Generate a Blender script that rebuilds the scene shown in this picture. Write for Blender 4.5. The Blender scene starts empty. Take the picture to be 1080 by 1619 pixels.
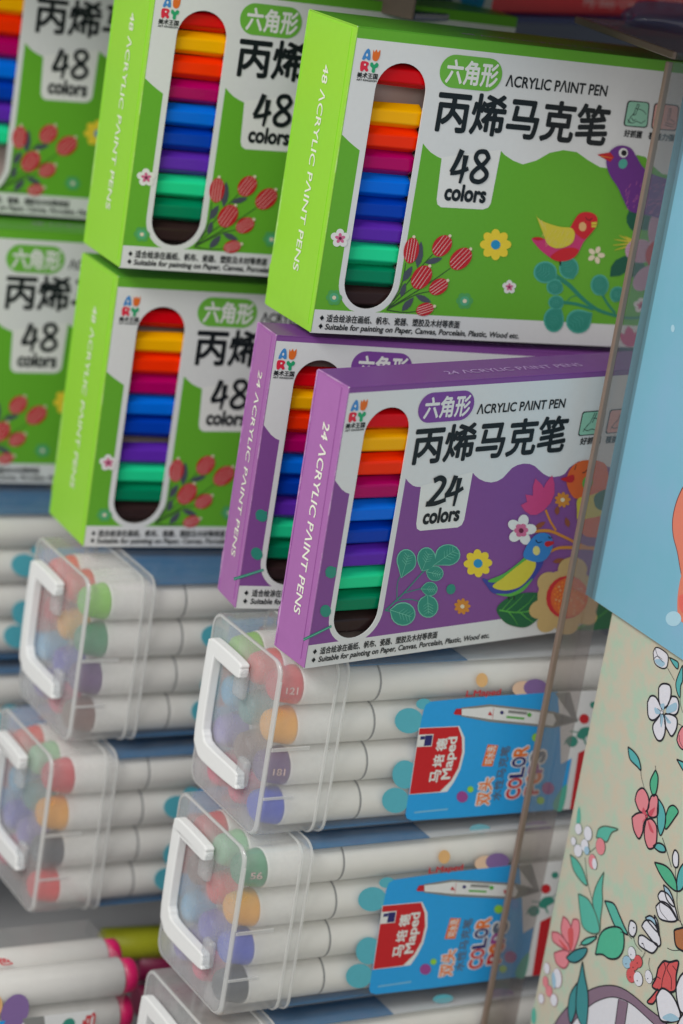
import bpy, bmesh, math, random
from mathutils import Vector, Matrix
from mathutils.geometry import tessellate_polygon

# ---------------------------------------------------------------- camera, light, exposure
scene = bpy.context.scene
COL = scene.collection
CAM_Z = 0.80                      # height of the lens above the shelf datum (metres)
R = math.radians

cam_data = bpy.data.cameras.new("camera")
cam_data.sensor_fit = 'HORIZONTAL'
cam_data.sensor_width = 24.0      # full frame held upright
cam_data.lens = 85.0
cam_data.clip_start = 0.02
cam_data.clip_end = 50.0
cam_data.dof.use_dof = True
cam_data.dof.focus_distance = 1.262
cam_data.dof.aperture_fstop = 4.3
camera = bpy.data.objects.new("camera", cam_data)
COL.objects.link(camera)
_p, _r = R(16.5717), R(9.2628)
_fw = Vector((0, math.cos(_p), -math.sin(_p)))
_dn = Vector((0, -math.sin(_p), -math.cos(_p)))
_rt = Vector((1, 0, 0))
_cx = _rt * math.cos(_r) - _dn * math.sin(_r)
_cy = -(_rt * math.sin(_r) + _dn * math.cos(_r))
camera.matrix_world = Matrix(((_cx.x, _cy.x, -_fw.x, 0), (_cx.y, _cy.y, -_fw.y, 0), (_cx.z, _cy.z, -_fw.z, CAM_Z), (0, 0, 0, 1)))
scene.camera = camera

world = bpy.data.worlds.new("World")
scene.world = world
world.use_nodes = True
world.node_tree.nodes["Background"].inputs[0].default_value = (1.0, 0.985, 0.955, 1)
world.node_tree.nodes["Background"].inputs[1].default_value = 0.40

def area_lamp(name, loc, target, size, size_y, power, color):
    d = bpy.data.lights.new(name, 'AREA')
    d.shape = 'RECTANGLE'; d.size = size; d.size_y = size_y; d.energy = power; d.color = color
    o = bpy.data.objects.new(name, d); COL.objects.link(o)
    o.location = loc
    o.rotation_euler = (Vector(target) - Vector(loc)).to_track_quat('-Z', 'Y').to_euler()
    return o
area_lamp("ceiling_lamp_left", (-0.95, 0.15, 1.55), (0.0, 1.3, 0.4), 0.8, 0.5, 23, (1.0, 0.98, 0.95))
area_lamp("ceiling_lamp_front", (-0.10, -1.0, 1.4), (0.05, 1.3, 0.45), 1.2, 0.7, 10, (1.0, 0.985, 0.96))

scene.view_settings.view_transform = 'Standard'
scene.view_settings.look = 'None'
scene.view_settings.exposure = -0.08
scene.view_settings.gamma = 1.0
scene.view_settings.use_curve_mapping = False
scene.cycles.max_bounces = 14
scene.cycles.transparent_max_bounces = 48
scene.cycles.use_denoising = True

# ---------------------------------------------------------------- helpers
def lin(c):
    c = c / 255.0
    return c / 12.92 if c <= 0.04045 else ((c + 0.055) / 1.055) ** 2.4
def rgb(t): return (lin(t[0]), lin(t[1]), lin(t[2]), 1.0)

MATS = {}
def mat(name, col, rough=0.45, spec=0.4, grain=0.05, scale=260.0, bump=0.0, coat=0.0, sss=0.0):
    if name in MATS: return MATS[name]
    m = bpy.data.materials.new(name); m.use_nodes = True
    nt = m.node_tree; b = nt.nodes["Principled BSDF"]
    b.inputs["Roughness"].default_value = rough
    b.inputs["Specular IOR Level"].default_value = spec
    if coat: b.inputs["Coat Weight"].default_value = coat; b.inputs["Coat Roughness"].default_value = 0.12
    if sss:
        b.inputs["Subsurface Weight"].default_value = sss; b.inputs["Subsurface Scale"].default_value = 0.004
    c = rgb(col)
    if grain:
        tc = nt.nodes.new("ShaderNodeTexCoord")
        ns = nt.nodes.new("ShaderNodeTexNoise"); ns.inputs["Scale"].default_value = scale; ns.inputs["Detail"].default_value = 5
        mx = nt.nodes.new("ShaderNodeMix"); mx.data_type = 'RGBA'
        mx.inputs[6].default_value = tuple(v * (1 - grain) for v in c[:3]) + (1,)
        mx.inputs[7].default_value = tuple(min(1, v * (1 + grain)) for v in c[:3]) + (1,)
        nt.links.new(tc.outputs["Object"], ns.inputs["Vector"])
        nt.links.new(ns.outputs["Fac"], mx.inputs[0]); nt.links.new(mx.outputs[2], b.inputs["Base Color"])
        if bump:
            bp = nt.nodes.new("ShaderNodeBump"); bp.inputs["Strength"].default_value = bump; bp.inputs["Distance"].default_value = 0.0004
            nt.links.new(ns.outputs["Fac"], bp.inputs["Height"]); nt.links.new(bp.outputs["Normal"], b.inputs["Normal"])
    else:
        b.inputs["Base Color"].default_value = c
    MATS[name] = m
    return m

def clear_mat(name, tint, body, amount, rough=0.25, spec=0.5, grain=0.0, sheen=0.06):
    """thin plastic: part of the light passes, the rest meets a glossy milky surface"""
    m = bpy.data.materials.new(name); m.use_nodes = True
    nt = m.node_tree; b = nt.nodes["Principled BSDF"]; out = nt.nodes["Material Output"]
    b.inputs["Base Color"].default_value = rgb(body); b.inputs["Roughness"].default_value = rough
    b.inputs["Specular IOR Level"].default_value = spec
    tr = nt.nodes.new("ShaderNodeBsdfTransparent"); tr.inputs[0].default_value = rgb(tint)
    tl = nt.nodes.new("ShaderNodeBsdfTranslucent"); tl.inputs[0].default_value = rgb(body)
    m1 = nt.nodes.new("ShaderNodeMixShader"); m1.inputs[0].default_value = 0.35
    nt.links.new(b.outputs[0], m1.inputs[1]); nt.links.new(tl.outputs[0], m1.inputs[2])
    m2 = nt.nodes.new("ShaderNodeMixShader"); m2.inputs[0].default_value = amount
    nt.links.new(tr.outputs[0], m2.inputs[1]); nt.links.new(m1.outputs[0], m2.inputs[2])
    gl = nt.nodes.new("ShaderNodeBsdfGlossy"); gl.inputs["Roughness"].default_value = rough * 0.5
    m3 = nt.nodes.new("ShaderNodeMixShader"); m3.inputs[0].default_value = sheen
    nt.links.new(m2.outputs[0], m3.inputs[1]); nt.links.new(gl.outputs[0], m3.inputs[2])
    nt.links.new(m3.outputs[0], out.inputs[0])
    if grain:
        tc = nt.nodes.new("ShaderNodeTexCoord")
        ns = nt.nodes.new("ShaderNodeTexNoise"); ns.inputs["Scale"].default_value = 90; ns.inputs["Detail"].default_value = 3
        mr = nt.nodes.new("ShaderNodeMapRange"); mr.inputs[3].default_value = amount * (1 - grain); mr.inputs[4].default_value = amount * (1 + grain)
        nt.links.new(tc.outputs["Object"], ns.inputs["Vector"])
        nt.links.new(ns.outputs["Fac"], mr.inputs[0]); nt.links.new(mr.outputs[0], m2.inputs[0])
    MATS[name] = m
    return m

# printing inks (sRGB of the ink itself)
INK = dict(
    white=(232, 233, 230), ink=(24, 30, 34), dark=(30, 26, 34), cream=(232, 220, 190), berry=(196, 34, 44), blush=(238, 200, 196),
    stem=(58, 84, 52), leaf_grey=(78, 84, 96), pink=(214, 110, 150), maroon=(104, 28, 60), leaf_green=(86, 168, 92), teal_dim=(88, 176, 132),
    yellow=(242, 214, 60), sky=(40, 148, 200), magenta=(204, 60, 118), red=(206, 36, 48), wing_yellow=(216, 204, 66), straw=(226, 214, 130),
    peach=(226, 178, 120), teal=(52, 146, 128), teal_stem=(44, 138, 112), teal_halo=(84, 178, 160), teal_pale=(120, 202, 176),
    dark_green=(28, 96, 74), lilac=(206, 164, 190), lilac_dark=(160, 104, 140), tulip=(206, 70, 128), bird_purple=(112, 52, 142),
    orange=(240, 140, 40), feather=(214, 120, 178), icon_green=(150, 206, 180), icon_pink=(226, 170, 160), orange_dim=(214, 140, 52),
    brown=(150, 82, 56), blue_deep=(62, 72, 160), bird_blue=(56, 132, 204), leaf_mid=(92, 178, 76), leaf_dark=(36, 104, 66),
    bird_orange=(226, 104, 44), tan=(206, 176, 116),
    outline=(34, 32, 38), petal_white=(226, 226, 234), petal_shade=(160, 196, 216), petal_pink=(228, 138, 146), petal_rose=(206, 84, 100),
    petal_red=(214, 92, 92), leaf_aqua=(92, 178, 178), leaf_emerald=(84, 180, 140), leaf_soft=(92, 184, 164), leaf_deep=(64, 142, 146),
    leaf_green2=(84, 184, 148), stem_soft=(92, 112, 96), rose_soft=(160, 84, 92), arch=(136, 112, 130), window_white=(222, 222, 228), terracotta=(176, 112, 70),
    salmon=(226, 132, 108), brick=(110, 60, 50), coral=(232, 110, 100), pale_blue=(176, 216, 232),
    teal_dot=(92, 186, 204), orange_dot=(238, 190, 130), peach_dot=(238, 204, 176), purple_dot=(140, 112, 170),
    label_blue=(40, 166, 238), label_white=(232, 234, 234), label_grey=(140, 142, 140), label_red=(206, 30, 40), label_green=(84, 184, 160),
    navy=(44, 42, 112), grey_dark=(120, 120, 116), label_magenta=(160, 72, 150), label_lime=(150, 214, 70), label_pale=(120, 190, 230),
    logo_blue=(70, 140, 206), logo_orange=(228, 112, 40), logo_red=(222, 44, 70), logo_green=(40, 164, 110),
    green_ink=(104, 178, 48), lime_ink=(150, 214, 62), purple_ink=(134, 80, 152), lavender_ink=(172, 112, 190), pill_green=(112, 184, 66), pill_purple=(128, 74, 158),
    side_white=(236, 240, 222), label_orange=(236, 122, 52), red_text=(206, 52, 62), top_text=(186, 150, 204), grey_text=(96, 108, 128),
)
def inkmat(k):
    return mat("ink_" + k, INK[k], rough=0.42, spec=0.35, grain=0.045, scale=420.0)

# ---- flat print: shapes laid on a face, each ink film a fraction of a millimetre proud
EPS = 0.00010
_seq = [0]          # successive ink films never share a plane
class Print:
    """collects ink shapes in face millimetres; frame(u, v, lift) gives the local point"""
    def __init__(s, frame): s.frame = frame; s.v = []; s.f = []; s.m = []; s.inks = []
    def slot(s, ink):
        if ink not in s.inks: s.inks.append(ink)
        return s.inks.index(ink)
    def tris(s, ink, pts, faces, ly):
        b = len(s.v); k = s.slot(ink)
        _seq[0] = (_seq[0] + 1) % 110; lift = ly * EPS + _seq[0] * 8e-7
        s.v += [s.frame(p[0] / 1000, p[1] / 1000, lift) for p in pts]
        for f in faces: s.f.append(tuple(i + b for i in f)); s.m.append(k)
    def poly(s, ink, pts, ly):
        t = tessellate_polygon([[Vector((p[0], p[1], 0)) for p in pts]])
        s.tris(ink, pts, t, ly)
    def ribbon(s, ink, pts, w0, w1, ly):
        n = len(pts); o = []
        for i, p in enumerate(pts):
            a = pts[max(0, i - 1)]; c = pts[min(n - 1, i + 1)]
            dx, dy = c[0] - a[0], c[1] - a[1]; L = math.hypot(dx, dy) or 1
            w = (w0 + (w1 - w0) * i / max(1, n - 1)) / 2
            o += [(p[0] - dy / L * w, p[1] + dx / L * w), (p[0] + dy / L * w, p[1] - dx / L * w)]
        s.tris(ink, o, [(2 * i, 2 * i + 1, 2 * i + 3, 2 * i + 2) for i in range(n - 1)], ly)
    def shape(s, t):
        kind, ly, ink, d = t[:4]
        if kind == 'p': s.poly(ink, d, ly)
        elif kind == 's': s.poly(ink, spline(d, True), ly)
        elif kind == 'e':
            cx, cy, rx, ry, a = d; a = R(a); n = 20 if rx > 2 else 12
            pts = [(cx + rx * math.cos(q) * math.cos(a) - ry * math.sin(q) * math.sin(a), cy + rx * math.cos(q) * math.sin(a) + ry * math.sin(q) * math.cos(a)) for q in [2 * math.pi * i / n for i in range(n)]]
            s.tris(ink, pts, [tuple(range(n))], ly)
        elif kind == 'l': s.ribbon(ink, d, t[4], t[5], ly)
        elif kind == 'c': s.ribbon(ink, spline(d, False, 5), t[4], t[5], ly)
    def text(s, ink, body, rect, ly, bold=0.0, turn=0, shear=0.0, squeeze=None):
        """lettering fitted to the rectangle (u0, v0, u1, v1); turn = quarter turns"""
        vs, fs = glyphs(body, 0.0, shear)
        x0 = min(p[0] for p in vs); x1 = max(p[0] for p in vs); y0 = min(p[1] for p in vs); y1 = max(p[1] for p in vs)
        u0, v0, u1, v1 = rect; o = []
        for (x, y) in vs:
            a = (x - x0) / (x1 - x0); b = (y - y0) / (y1 - y0)
            if turn == 1: a, b = 1 - b, a           # reads upward
            elif turn == -1: a, b = b, 1 - a        # reads downward
            o.append((u0 + (u1 - u0) * a, v0 + (v1 - v0) * b))
        if not bold: s.tris(ink, o, fs, ly); return
        ku = bold * abs(u1 - u0) / ((x1 - x0) if not turn else (y1 - y0)); kv = bold * abs(v1 - v0) / ((y1 - y0) if not turn else (x1 - x0))
        for i in range(8):                          # heavier weight: the face struck again a hair to each side
            a = math.pi / 4 * i
            s.tris(ink, [(p[0] + ku * math.cos(a), p[1] + kv * math.sin(a)) for p in o], fs, ly)
    def build(s, name, parent):
        if not s.f: return None
        me = bpy.data.meshes.new(name); me.from_pydata(s.v, [], s.f)
        for k in s.inks: me.materials.append(inkmat(k))
        me.polygons.foreach_set("material_index", s.m)
        return link(name, me, parent)

def letter(frame, name, parent, ink, body, rect, ly, bold=0.0, turn=0, shear=0.0):
    P = Print(frame); P.text(ink, body, rect, ly, bold, turn, shear); return P.build(name, parent)

def spline(p, closed, sub=6):
    n = len(p); o = []
    rng = range(n) if closed else range(n - 1)
    g = (lambda i: p[i % n]) if closed else (lambda i: p[max(0, min(n - 1, i))])
    for i in rng:
        a, b, c, d = g(i - 1), g(i), g(i + 1), g(i + 2)
        for k in range(sub):
            t = k / sub
            o.append(tuple(0.5 * (2 * b[j] + (c[j] - a[j]) * t + (2 * a[j] - 5 * b[j] + 4 * c[j] - d[j]) * t * t + (3 * b[j] - a[j] - 3 * c[j] + d[j]) * t ** 3) for j in (0, 1)))
    if not closed: o.append(tuple(p[-1]))
    return o

_glyph = {}
def glyphs(body, bold=0.0, shear=0.0):
    key = (body, bold, shear)
    if key in _glyph: return _glyph[key]
    cu = bpy.data.curves.new("lettering", 'FONT'); cu.body = body; cu.size = 1.0
    cu.offset = bold; cu.shear = shear; cu.resolution_u = 4; cu.fill_mode = 'FRONT'
    ob = bpy.data.objects.new("lettering", cu); COL.objects.link(ob)
    dg = bpy.context.evaluated_depsgraph_get(); dg.update()
    me = ob.evaluated_get(dg).to_mesh()
    vs = [(v.co.x, v.co.y) for v in me.vertices]; fs = [tuple(q.vertices) for q in me.polygons]
    ob.evaluated_get(dg).to_mesh_clear()
    bpy.data.objects.remove(ob); bpy.data.curves.remove(cu)
    _glyph[key] = (vs, fs)
    return _glyph[key]

def link(name, me, parent=None, m=None, smooth=False):
    o = bpy.data.objects.new(name, me); COL.objects.link(o)
    if m is not None: me.materials.append(m)
    if parent is not None: o.parent = parent
    if smooth:
        for q in me.polygons: q.use_smooth = True
    return o
def mesh_of(bm, name):
    me = bpy.data.meshes.new(name); bmesh.ops.recalc_face_normals(bm, faces=bm.faces); bm.to_mesh(me); bm.free(); return me
def empty(name, loc, rz=0.0, label=None, cat=None, group=None, lean=0.0):
    o = bpy.data.objects.new(name, None); COL.objects.link(o); o.empty_display_size = 0.02
    o.rotation_mode = 'ZXY'
    o.location = loc; o.rotation_euler = (lean, 0, rz)
    tag(o, label, cat, group); return o
def tag(o, label=None, cat=None, group=None, kind=None):
    if label: o["label"] = label
    if cat: o["category"] = cat
    if group: o["group"] = group
    if kind: o["kind"] = kind
    return o
def dup(o, parent=None):
    c = o.copy(); COL.objects.link(c); c.parent = parent
    for ch in list(o.children): dup(ch, c)
    return c
def box_bm(x0, y0, z0, x1, y1, z1, bev=0.0, seg=2, bm=None):
    bm = bm or bmesh.new()
    r = bmesh.ops.create_cube(bm, size=1.0)
    for v in r["verts"]: v.co = Vector(((x0 + x1) / 2 + v.co.x * (x1 - x0), (y0 + y1) / 2 + v.co.y * (y1 - y0), (z0 + z1) / 2 + v.co.z * (z1 - z0)))
    if bev:
        es = list({e for v in r["verts"] for e in v.link_edges})
        bmesh.ops.bevel(bm, geom=es, offset=bev, segments=seg, profile=0.5, affect='EDGES')
    return bm
def slab(name, x0, y0, z0, x1, y1, z1, parent, m, bev=0.0):
    return link(name, mesh_of(box_bm(x0, y0, z0, x1, y1, z1, bev), name), parent, m)
def lathe_x(prof, n=28):
    """surface of revolution about local x; prof = [(x, r), ...]"""
    bm = bmesh.new(); rings = []
    for (x, r) in prof:
        rings.append([bm.verts.new((x, r * math.cos(2 * math.pi * i / n), r * math.sin(2 * math.pi * i / n))) for i in range(n)])
    for a, b in zip(rings, rings[1:]):
        for i in range(n): bm.faces.new((a[i], a[(i + 1) % n], b[(i + 1) % n], b[i]))
    bm.faces.new(rings[0]); bm.faces.new(rings[-1][::-1])
    return bm

# ---------------------------------------------------------------- print layouts (millimetres on each face)
GREEN_ART = [
('g','small_flower_print'),('e',2,'white',[8.2,54.6,2.35,2.05,160]),('e',2,'white',[11.6,52.7,2.36,2.05,160]),('e',2,'white',[11,49.3,2.36,2.05,160]),
('e',2,'white',[7.2,49.1,2.35,2.05,159]),('e',2,'white',[5.4,52.4,2.35,2.05,160]),('e',3,'pink',[8.4,53.3,1.22,0.91,108]),('e',3,'pink',[10.3,52.2,1.27,0.88,-167]),
('e',3,'pink',[10,50.4,1.32,0.85,140]),('e',3,'pink',[7.9,50.2,1.18,0.95,-125]),('e',3,'pink',[6.9,52,1.34,0.83,166]),('e',4,'maroon',[8.7,51.6,0.9,0.78,160]),
('g','teal_flower_print'),('e',1,'leaf_green',[13.4,19.8,2.14,1.85,157]),('e',1,'leaf_green',[12.4,17.6,2.14,1.85,157]),('e',1,'leaf_green',[9.7,17.5,2.13,1.85,156]),
('e',1,'leaf_green',[8,19.6,2.13,1.85,157]),('e',1,'leaf_green',[8.9,21.8,2.13,1.85,157]),('e',1,'leaf_green',[11.6,21.9,2.13,1.85,157]),
('e',2,'teal_dim',[10.7,19.7,2.79,2.42,157]),('e',3,'cream',[10.7,19.7,1.22,1.06,157]),('g','teal_flower_print'),('e',1,'leaf_green',[92.9,21.9,2.37,1.99,159]),
('e',1,'leaf_green',[91.8,19.5,2.37,1.99,159]),('e',1,'leaf_green',[88.8,19.3,2.36,1.99,158]),('e',1,'leaf_green',[86.9,21.6,2.36,1.99,159]),
('e',1,'leaf_green',[87.9,24,2.36,1.99,159]),('e',1,'leaf_green',[90.9,24.1,2.36,1.99,159]),('e',2,'teal_dim',[89.9,21.7,3.1,2.6,159]),('e',3,'cream',[89.9,21.7,1.35,1.14,159]),
('g','small_flower_print'),('e',2,'white',[115.8,33.2,1.91,1.59,160]),('e',2,'white',[118.6,31.7,1.91,1.59,160]),('e',2,'white',[118.2,29.1,1.91,1.59,160]),
('e',2,'white',[115.1,28.9,1.91,1.59,160]),('e',2,'white',[113.6,31.5,1.91,1.59,160]),('e',3,'pink',[116,32.1,0.96,0.73,113]),('e',3,'pink',[117.5,31.3,1.02,0.69,-170]),
('e',3,'pink',[117.3,29.9,1.07,0.66,142]),('e',3,'pink',[115.6,29.8,0.92,0.77,-128]),('e',3,'pink',[114.8,31.2,1.09,0.65,166]),('e',4,'maroon',[116.2,30.9,0.73,0.61,160]),
('g','berry_branch_print'),('c',1,'stem',[(43.5,14.9),(49.5,28.5),(50,40.6)],0.69,0.46),('c',1,'stem',[(46.3,19.6),(57.7,36.6),(65.6,46.4)],0.69,0.46),
('c',1,'stem',[(43.5,14.9),(63,28.1),(77.8,39.4)],0.69,0.46),('c',1,'stem',[(44,15.6),(51.7,23.2),(57.5,27.8)],0.69,0.46),
('c',1,'stem',[(44.6,15.3),(58.9,23.5),(68.3,26)],0.69,0.46),('c',1,'stem',[(43,14.5),(53.5,13.6),(61.8,14.6)],0.69,0.46),
('p',2,'leaf_grey',[(57.4,38.2),(59.2,41.8),(59.6,45.4),(58.7,49.6),(57.1,52.9),(55.7,49.8),(54.9,45.8),(55.5,42.1)]),
('p',2,'leaf_grey',[(61.7,41.2),(64.8,40.8),(67.5,41.3),(70,42.8),(71.6,44.5),(68.9,44.8),(65.9,44.4),(63.6,43.3)]),
('p',2,'leaf_grey',[(50.1,30.5),(52.7,32),(54.1,34),(54.6,36.7),(54.2,39.2),(52.1,37.8),(50.2,35.7),(49.6,33.4)]),
('p',2,'leaf_grey',[(50.5,22),(52.1,23.7),(52.8,25.6),(52.5,28),(51.7,29.9),(50.3,28.4),(49.4,26.3),(49.4,24.3)]),
('p',2,'leaf_grey',[(52.4,14.2),(55.3,15.3),(57.1,17),(58.1,19.7),(58.2,22.2),(55.8,21.1),(53.5,19.3),(52.4,17.1)]),
('p',2,'leaf_grey',[(59.2,23.3),(61.4,21.2),(63.8,20),(66.8,19.7),(69.4,20.1),(67.5,21.8),(64.8,23.3),(62.1,23.8)]),('e',3,'berry',[52,47.6,7.08,4.6,-87]),
('l',4,'blush',[(49.4,42.4),(49.4,53.3)],0.36,0.25),('l',4,'blush',[(51,41.3),(51.1,54.1)],0.37,0.25),('l',4,'blush',[(52.7,41.1),(52.8,54)],0.37,0.25),
('l',4,'blush',[(54.3,41.8),(54.5,53)],0.37,0.25),('e',4,'cream',[52.1,55.1,0.98,0.84,161]),('e',3,'berry',[70.1,51.2,6.44,5.42,-132]),
('l',4,'blush',[(64.8,48.5),(70.1,56.9)],0.37,0.25),('l',4,'blush',[(66,46.9),(72.3,56.6)],0.37,0.25),('l',4,'blush',[(67.6,45.9),(74,55.7)],0.37,0.25),
('l',4,'blush',[(69.7,45.6),(75.4,54.1)],0.37,0.25),('e',4,'cream',[73.8,56.9,1,0.85,161]),('e',3,'berry',[82.9,44.8,7.24,5.64,-141]),
('l',4,'blush',[(76.7,42.5),(83.8,50.9)],0.37,0.25),('l',4,'blush',[(77.7,40.6),(86.2,50.4)],0.37,0.25),('l',4,'blush',[(79.3,39.4),(87.9,49.2)],0.37,0.26),
('l',4,'blush',[(81.5,38.9),(89.1,47.4)],0.37,0.26),('e',4,'cream',[87.9,50.6,1.01,0.85,161]),('e',3,'berry',[60.9,33.4,7.04,5.71,-124]),
('l',4,'blush',[(55.4,30.1),(60.6,39.6)],0.37,0.25),('l',4,'blush',[(56.7,28.4),(62.9,39.5)],0.37,0.25),('l',4,'blush',[(58.5,27.4),(64.8,38.5)],0.37,0.25),
('l',4,'blush',[(60.7,27.2),(66.3,36.9)],0.37,0.25),('e',4,'cream',[64.6,39.9,1,0.85,160]),('e',3,'berry',[72.2,28.8,5.86,4.53,-155]),
('l',4,'blush',[(66.8,27.9),(73.8,33.4)],0.37,0.25),('l',4,'blush',[(67.4,26.3),(75.6,32.7)],0.37,0.25),('l',4,'blush',[(68.5,25.1),(76.8,31.5)],0.37,0.25),
('l',4,'blush',[(70.2,24.4),(77.5,29.9)],0.37,0.26),('e',4,'cream',[77.1,32.6,1.01,0.85,159]),('e',3,'berry',[66.2,16,5.41,3.66,-168]),
('l',4,'blush',[(61.4,16.4),(69,19.3)],0.37,0.25),('l',4,'blush',[(61.3,15.1),(70.4,18.4)],0.37,0.25),('l',4,'blush',[(61.9,13.9),(71.1,17.2)],0.37,0.25),
('l',4,'blush',[(63.1,13),(71.2,15.8)],0.37,0.26),('e',4,'cream',[71.7,18,1.01,0.86,158]),('g','daisy_print'),('e',2,'yellow',[108.8,54.2,4,2.58,178]),
('e',2,'yellow',[107.8,50.4,4.05,2.56,149]),('e',2,'yellow',[103.9,48.7,3.62,2.85,115]),('e',2,'yellow',[99.5,49.9,3.54,2.9,-145]),('e',2,'yellow',[97.1,53.5,3.97,2.57,178]),
('e',2,'yellow',[98.1,57.2,4.01,2.55,149]),('e',2,'yellow',[101.9,58.9,3.6,2.84,115]),('e',2,'yellow',[106.3,57.7,3.54,2.9,-145]),('e',3,'sky',[102.9,53.8,3.06,2.57,161]),
('g','red_bird_print'),('e',2,'dark',[145.8,46.3,2.06,0.62,103]),
('s',3,'magenta',[(124.8,58.7),(132.1,58.9),(142.7,60.9),(147.9,66.3),(151.7,73.7),(157.7,75.4),(163.2,73.7),(164.7,69.2),(162.3,64.2),(158.2,58.4),(155.6,51.5),(150,47.7),(142.4,47.3),(134.5,50.8),(128.8,54.6)]),
('s',4,'red',[(148.2,66.1),(151.7,73.7),(157.7,75.4),(163.2,73.7),(164.7,69.2),(162.3,64.2),(158.3,60.3),(153,62.5),(150.5,64.1)]),
('s',4,'red',[(138.8,49.2),(144.3,53.6),(151.4,55),(155.9,53.9),(154.6,50.3),(150,47.7),(143.5,47)]),
('p',4,'berry',[(125,58.7),(127,57.9),(129,57.7),(131.2,58.1),(132.8,58.7),(131,59.4),(128.8,59.7),(126.8,59.5)]),
('s',5,'wing_yellow',[(124.6,71.9),(127,69.5),(134,67.4),(141.6,66.1),(148.6,65.9),(151.6,62.4),(150.4,57.2),(143.1,54.2),(135.8,55.9),(130.8,62.5)]),
('l',6,'straw',[(131.8,62.9),(130.8,60.8)],0.23,0.12),('l',6,'straw',[(146.4,60.3),(145.3,58.2)],0.24,0.12),('l',6,'straw',[(132.4,61),(131.4,58.9)],0.23,0.12),
('l',6,'straw',[(139.2,64.1),(138.2,62)],0.23,0.12),('l',6,'straw',[(144.1,64.9),(143,62.8)],0.24,0.12),('l',6,'straw',[(138.3,60.5),(137.3,58.4)],0.23,0.12),
('l',6,'straw',[(139.2,59.8),(138.2,57.7)],0.23,0.12),('l',6,'straw',[(145.9,56.5),(144.9,54.4)],0.24,0.12),('l',6,'straw',[(136.5,59),(135.5,56.9)],0.23,0.12),
('l',6,'straw',[(143.7,63.1),(142.7,61)],0.24,0.12),('l',6,'straw',[(136.1,62.4),(135,60.3)],0.23,0.12),('l',6,'straw',[(148.1,60.4),(147.1,58.3)],0.24,0.12),
('l',6,'straw',[(140.4,58),(139.3,55.9)],0.24,0.12),('l',6,'straw',[(137.1,64.7),(136,62.6)],0.23,0.12),('l',6,'straw',[(144.4,56.6),(143.3,54.6)],0.24,0.12),
('l',6,'straw',[(135,59.1),(134,57)],0.23,0.12),('l',6,'straw',[(137,58.1),(135.9,56)],0.23,0.12),('l',6,'straw',[(144.1,63.8),(143,61.7)],0.24,0.12),
('l',6,'straw',[(147.1,59.6),(146,57.5)],0.24,0.12),('l',6,'straw',[(144.6,57.8),(143.5,55.7)],0.24,0.12),('l',6,'straw',[(139.5,58.1),(138.5,56)],0.24,0.12),
('l',6,'straw',[(146.9,62.2),(145.9,60.2)],0.24,0.12),('l',6,'straw',[(139.2,64.3),(138.2,62.2)],0.23,0.12),('l',6,'straw',[(143.8,63.1),(142.7,61)],0.24,0.12),
('l',6,'straw',[(147.1,63.4),(146,61.4)],0.24,0.12),('l',6,'straw',[(141.3,61.8),(140.3,59.8)],0.24,0.12),('l',6,'straw',[(141.9,63.9),(140.9,61.8)],0.23,0.12),
('l',6,'straw',[(134.7,57.9),(133.7,55.8)],0.23,0.12),('l',6,'straw',[(145.4,60.4),(144.3,58.3)],0.24,0.12),('l',6,'straw',[(147.9,64.2),(146.9,62.1)],0.24,0.12),
('l',6,'straw',[(146.5,64.5),(145.4,62.4)],0.24,0.12),('l',6,'straw',[(149.6,60.1),(148.6,58)],0.24,0.12),('l',6,'straw',[(143.4,56.2),(142.4,54.1)],0.24,0.12),
('l',6,'straw',[(146.5,58.2),(145.5,56.1)],0.24,0.12),('l',6,'straw',[(131.5,61.5),(130.5,59.5)],0.23,0.12),('l',6,'straw',[(135.6,56.9),(134.6,54.8)],0.23,0.12),
('l',6,'straw',[(132.8,62.3),(131.7,60.3)],0.23,0.12),('l',6,'straw',[(141,57.3),(139.9,55.2)],0.24,0.12),('l',6,'straw',[(149.8,59.2),(148.8,57.1)],0.24,0.12),
('l',6,'straw',[(134.9,60),(133.9,57.9)],0.23,0.12),('l',6,'straw',[(131,67.7),(133.1,62.7)],0.21,0.12),('l',6,'straw',[(128.8,68.1),(130.4,65.3)],0.21,0.12),
('l',6,'straw',[(131.1,66.2),(132.7,63.4)],0.21,0.12),('l',6,'straw',[(127.4,69.5),(128.9,67.2)],0.21,0.12),('l',6,'straw',[(129.6,67.5),(131.4,64.2)],0.21,0.12),
('l',6,'straw',[(128.7,69.2),(130.5,65.5)],0.21,0.12),('l',6,'straw',[(127.5,69.2),(129.1,66.9)],0.21,0.12),('l',6,'straw',[(129,67.4),(130.4,65.8)],0.21,0.12),
('l',6,'straw',[(128.5,68.7),(130.2,65.9)],0.21,0.12),('l',6,'straw',[(126.6,70.2),(128.3,67.3)],0.21,0.12),('e',5,'peach',[155.7,67.1,2.72,2.3,131]),
('c',5,'dark',[(156.6,72.5),(157.7,71.3),(159.7,71.1),(160.7,72.4)],0.39,0.39),('p',5,'wing_yellow',[(160.8,69.9),(164.4,70.3),(164.6,67.3),(161.6,67.1)]),
('l',6,'berry',[(161.1,68.5),(164.9,68.8)],0.3,0.3),('g','teal_branch_print'),('c',2,'teal_stem',[(144,38.8),(153.7,34.2),(165.1,26.4),(176.1,20.8),(187.6,18.2)],2.57,1.58),
('c',2,'teal_stem',[(187.6,18.2),(198.9,17.1),(213.9,19.4)],1.63,1.22),('c',2,'teal_stem',[(152.1,24),(161.4,23.4),(172.7,21.1)],1.79,1.59),
('c',2,'teal_stem',[(176.8,29.8),(181.8,24.4),(187.9,19.4)],1.21,1.41),('c',2,'teal_stem',[(154.3,24),(157.3,27.4),(163,28.6)],0.5,0.4),
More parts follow.
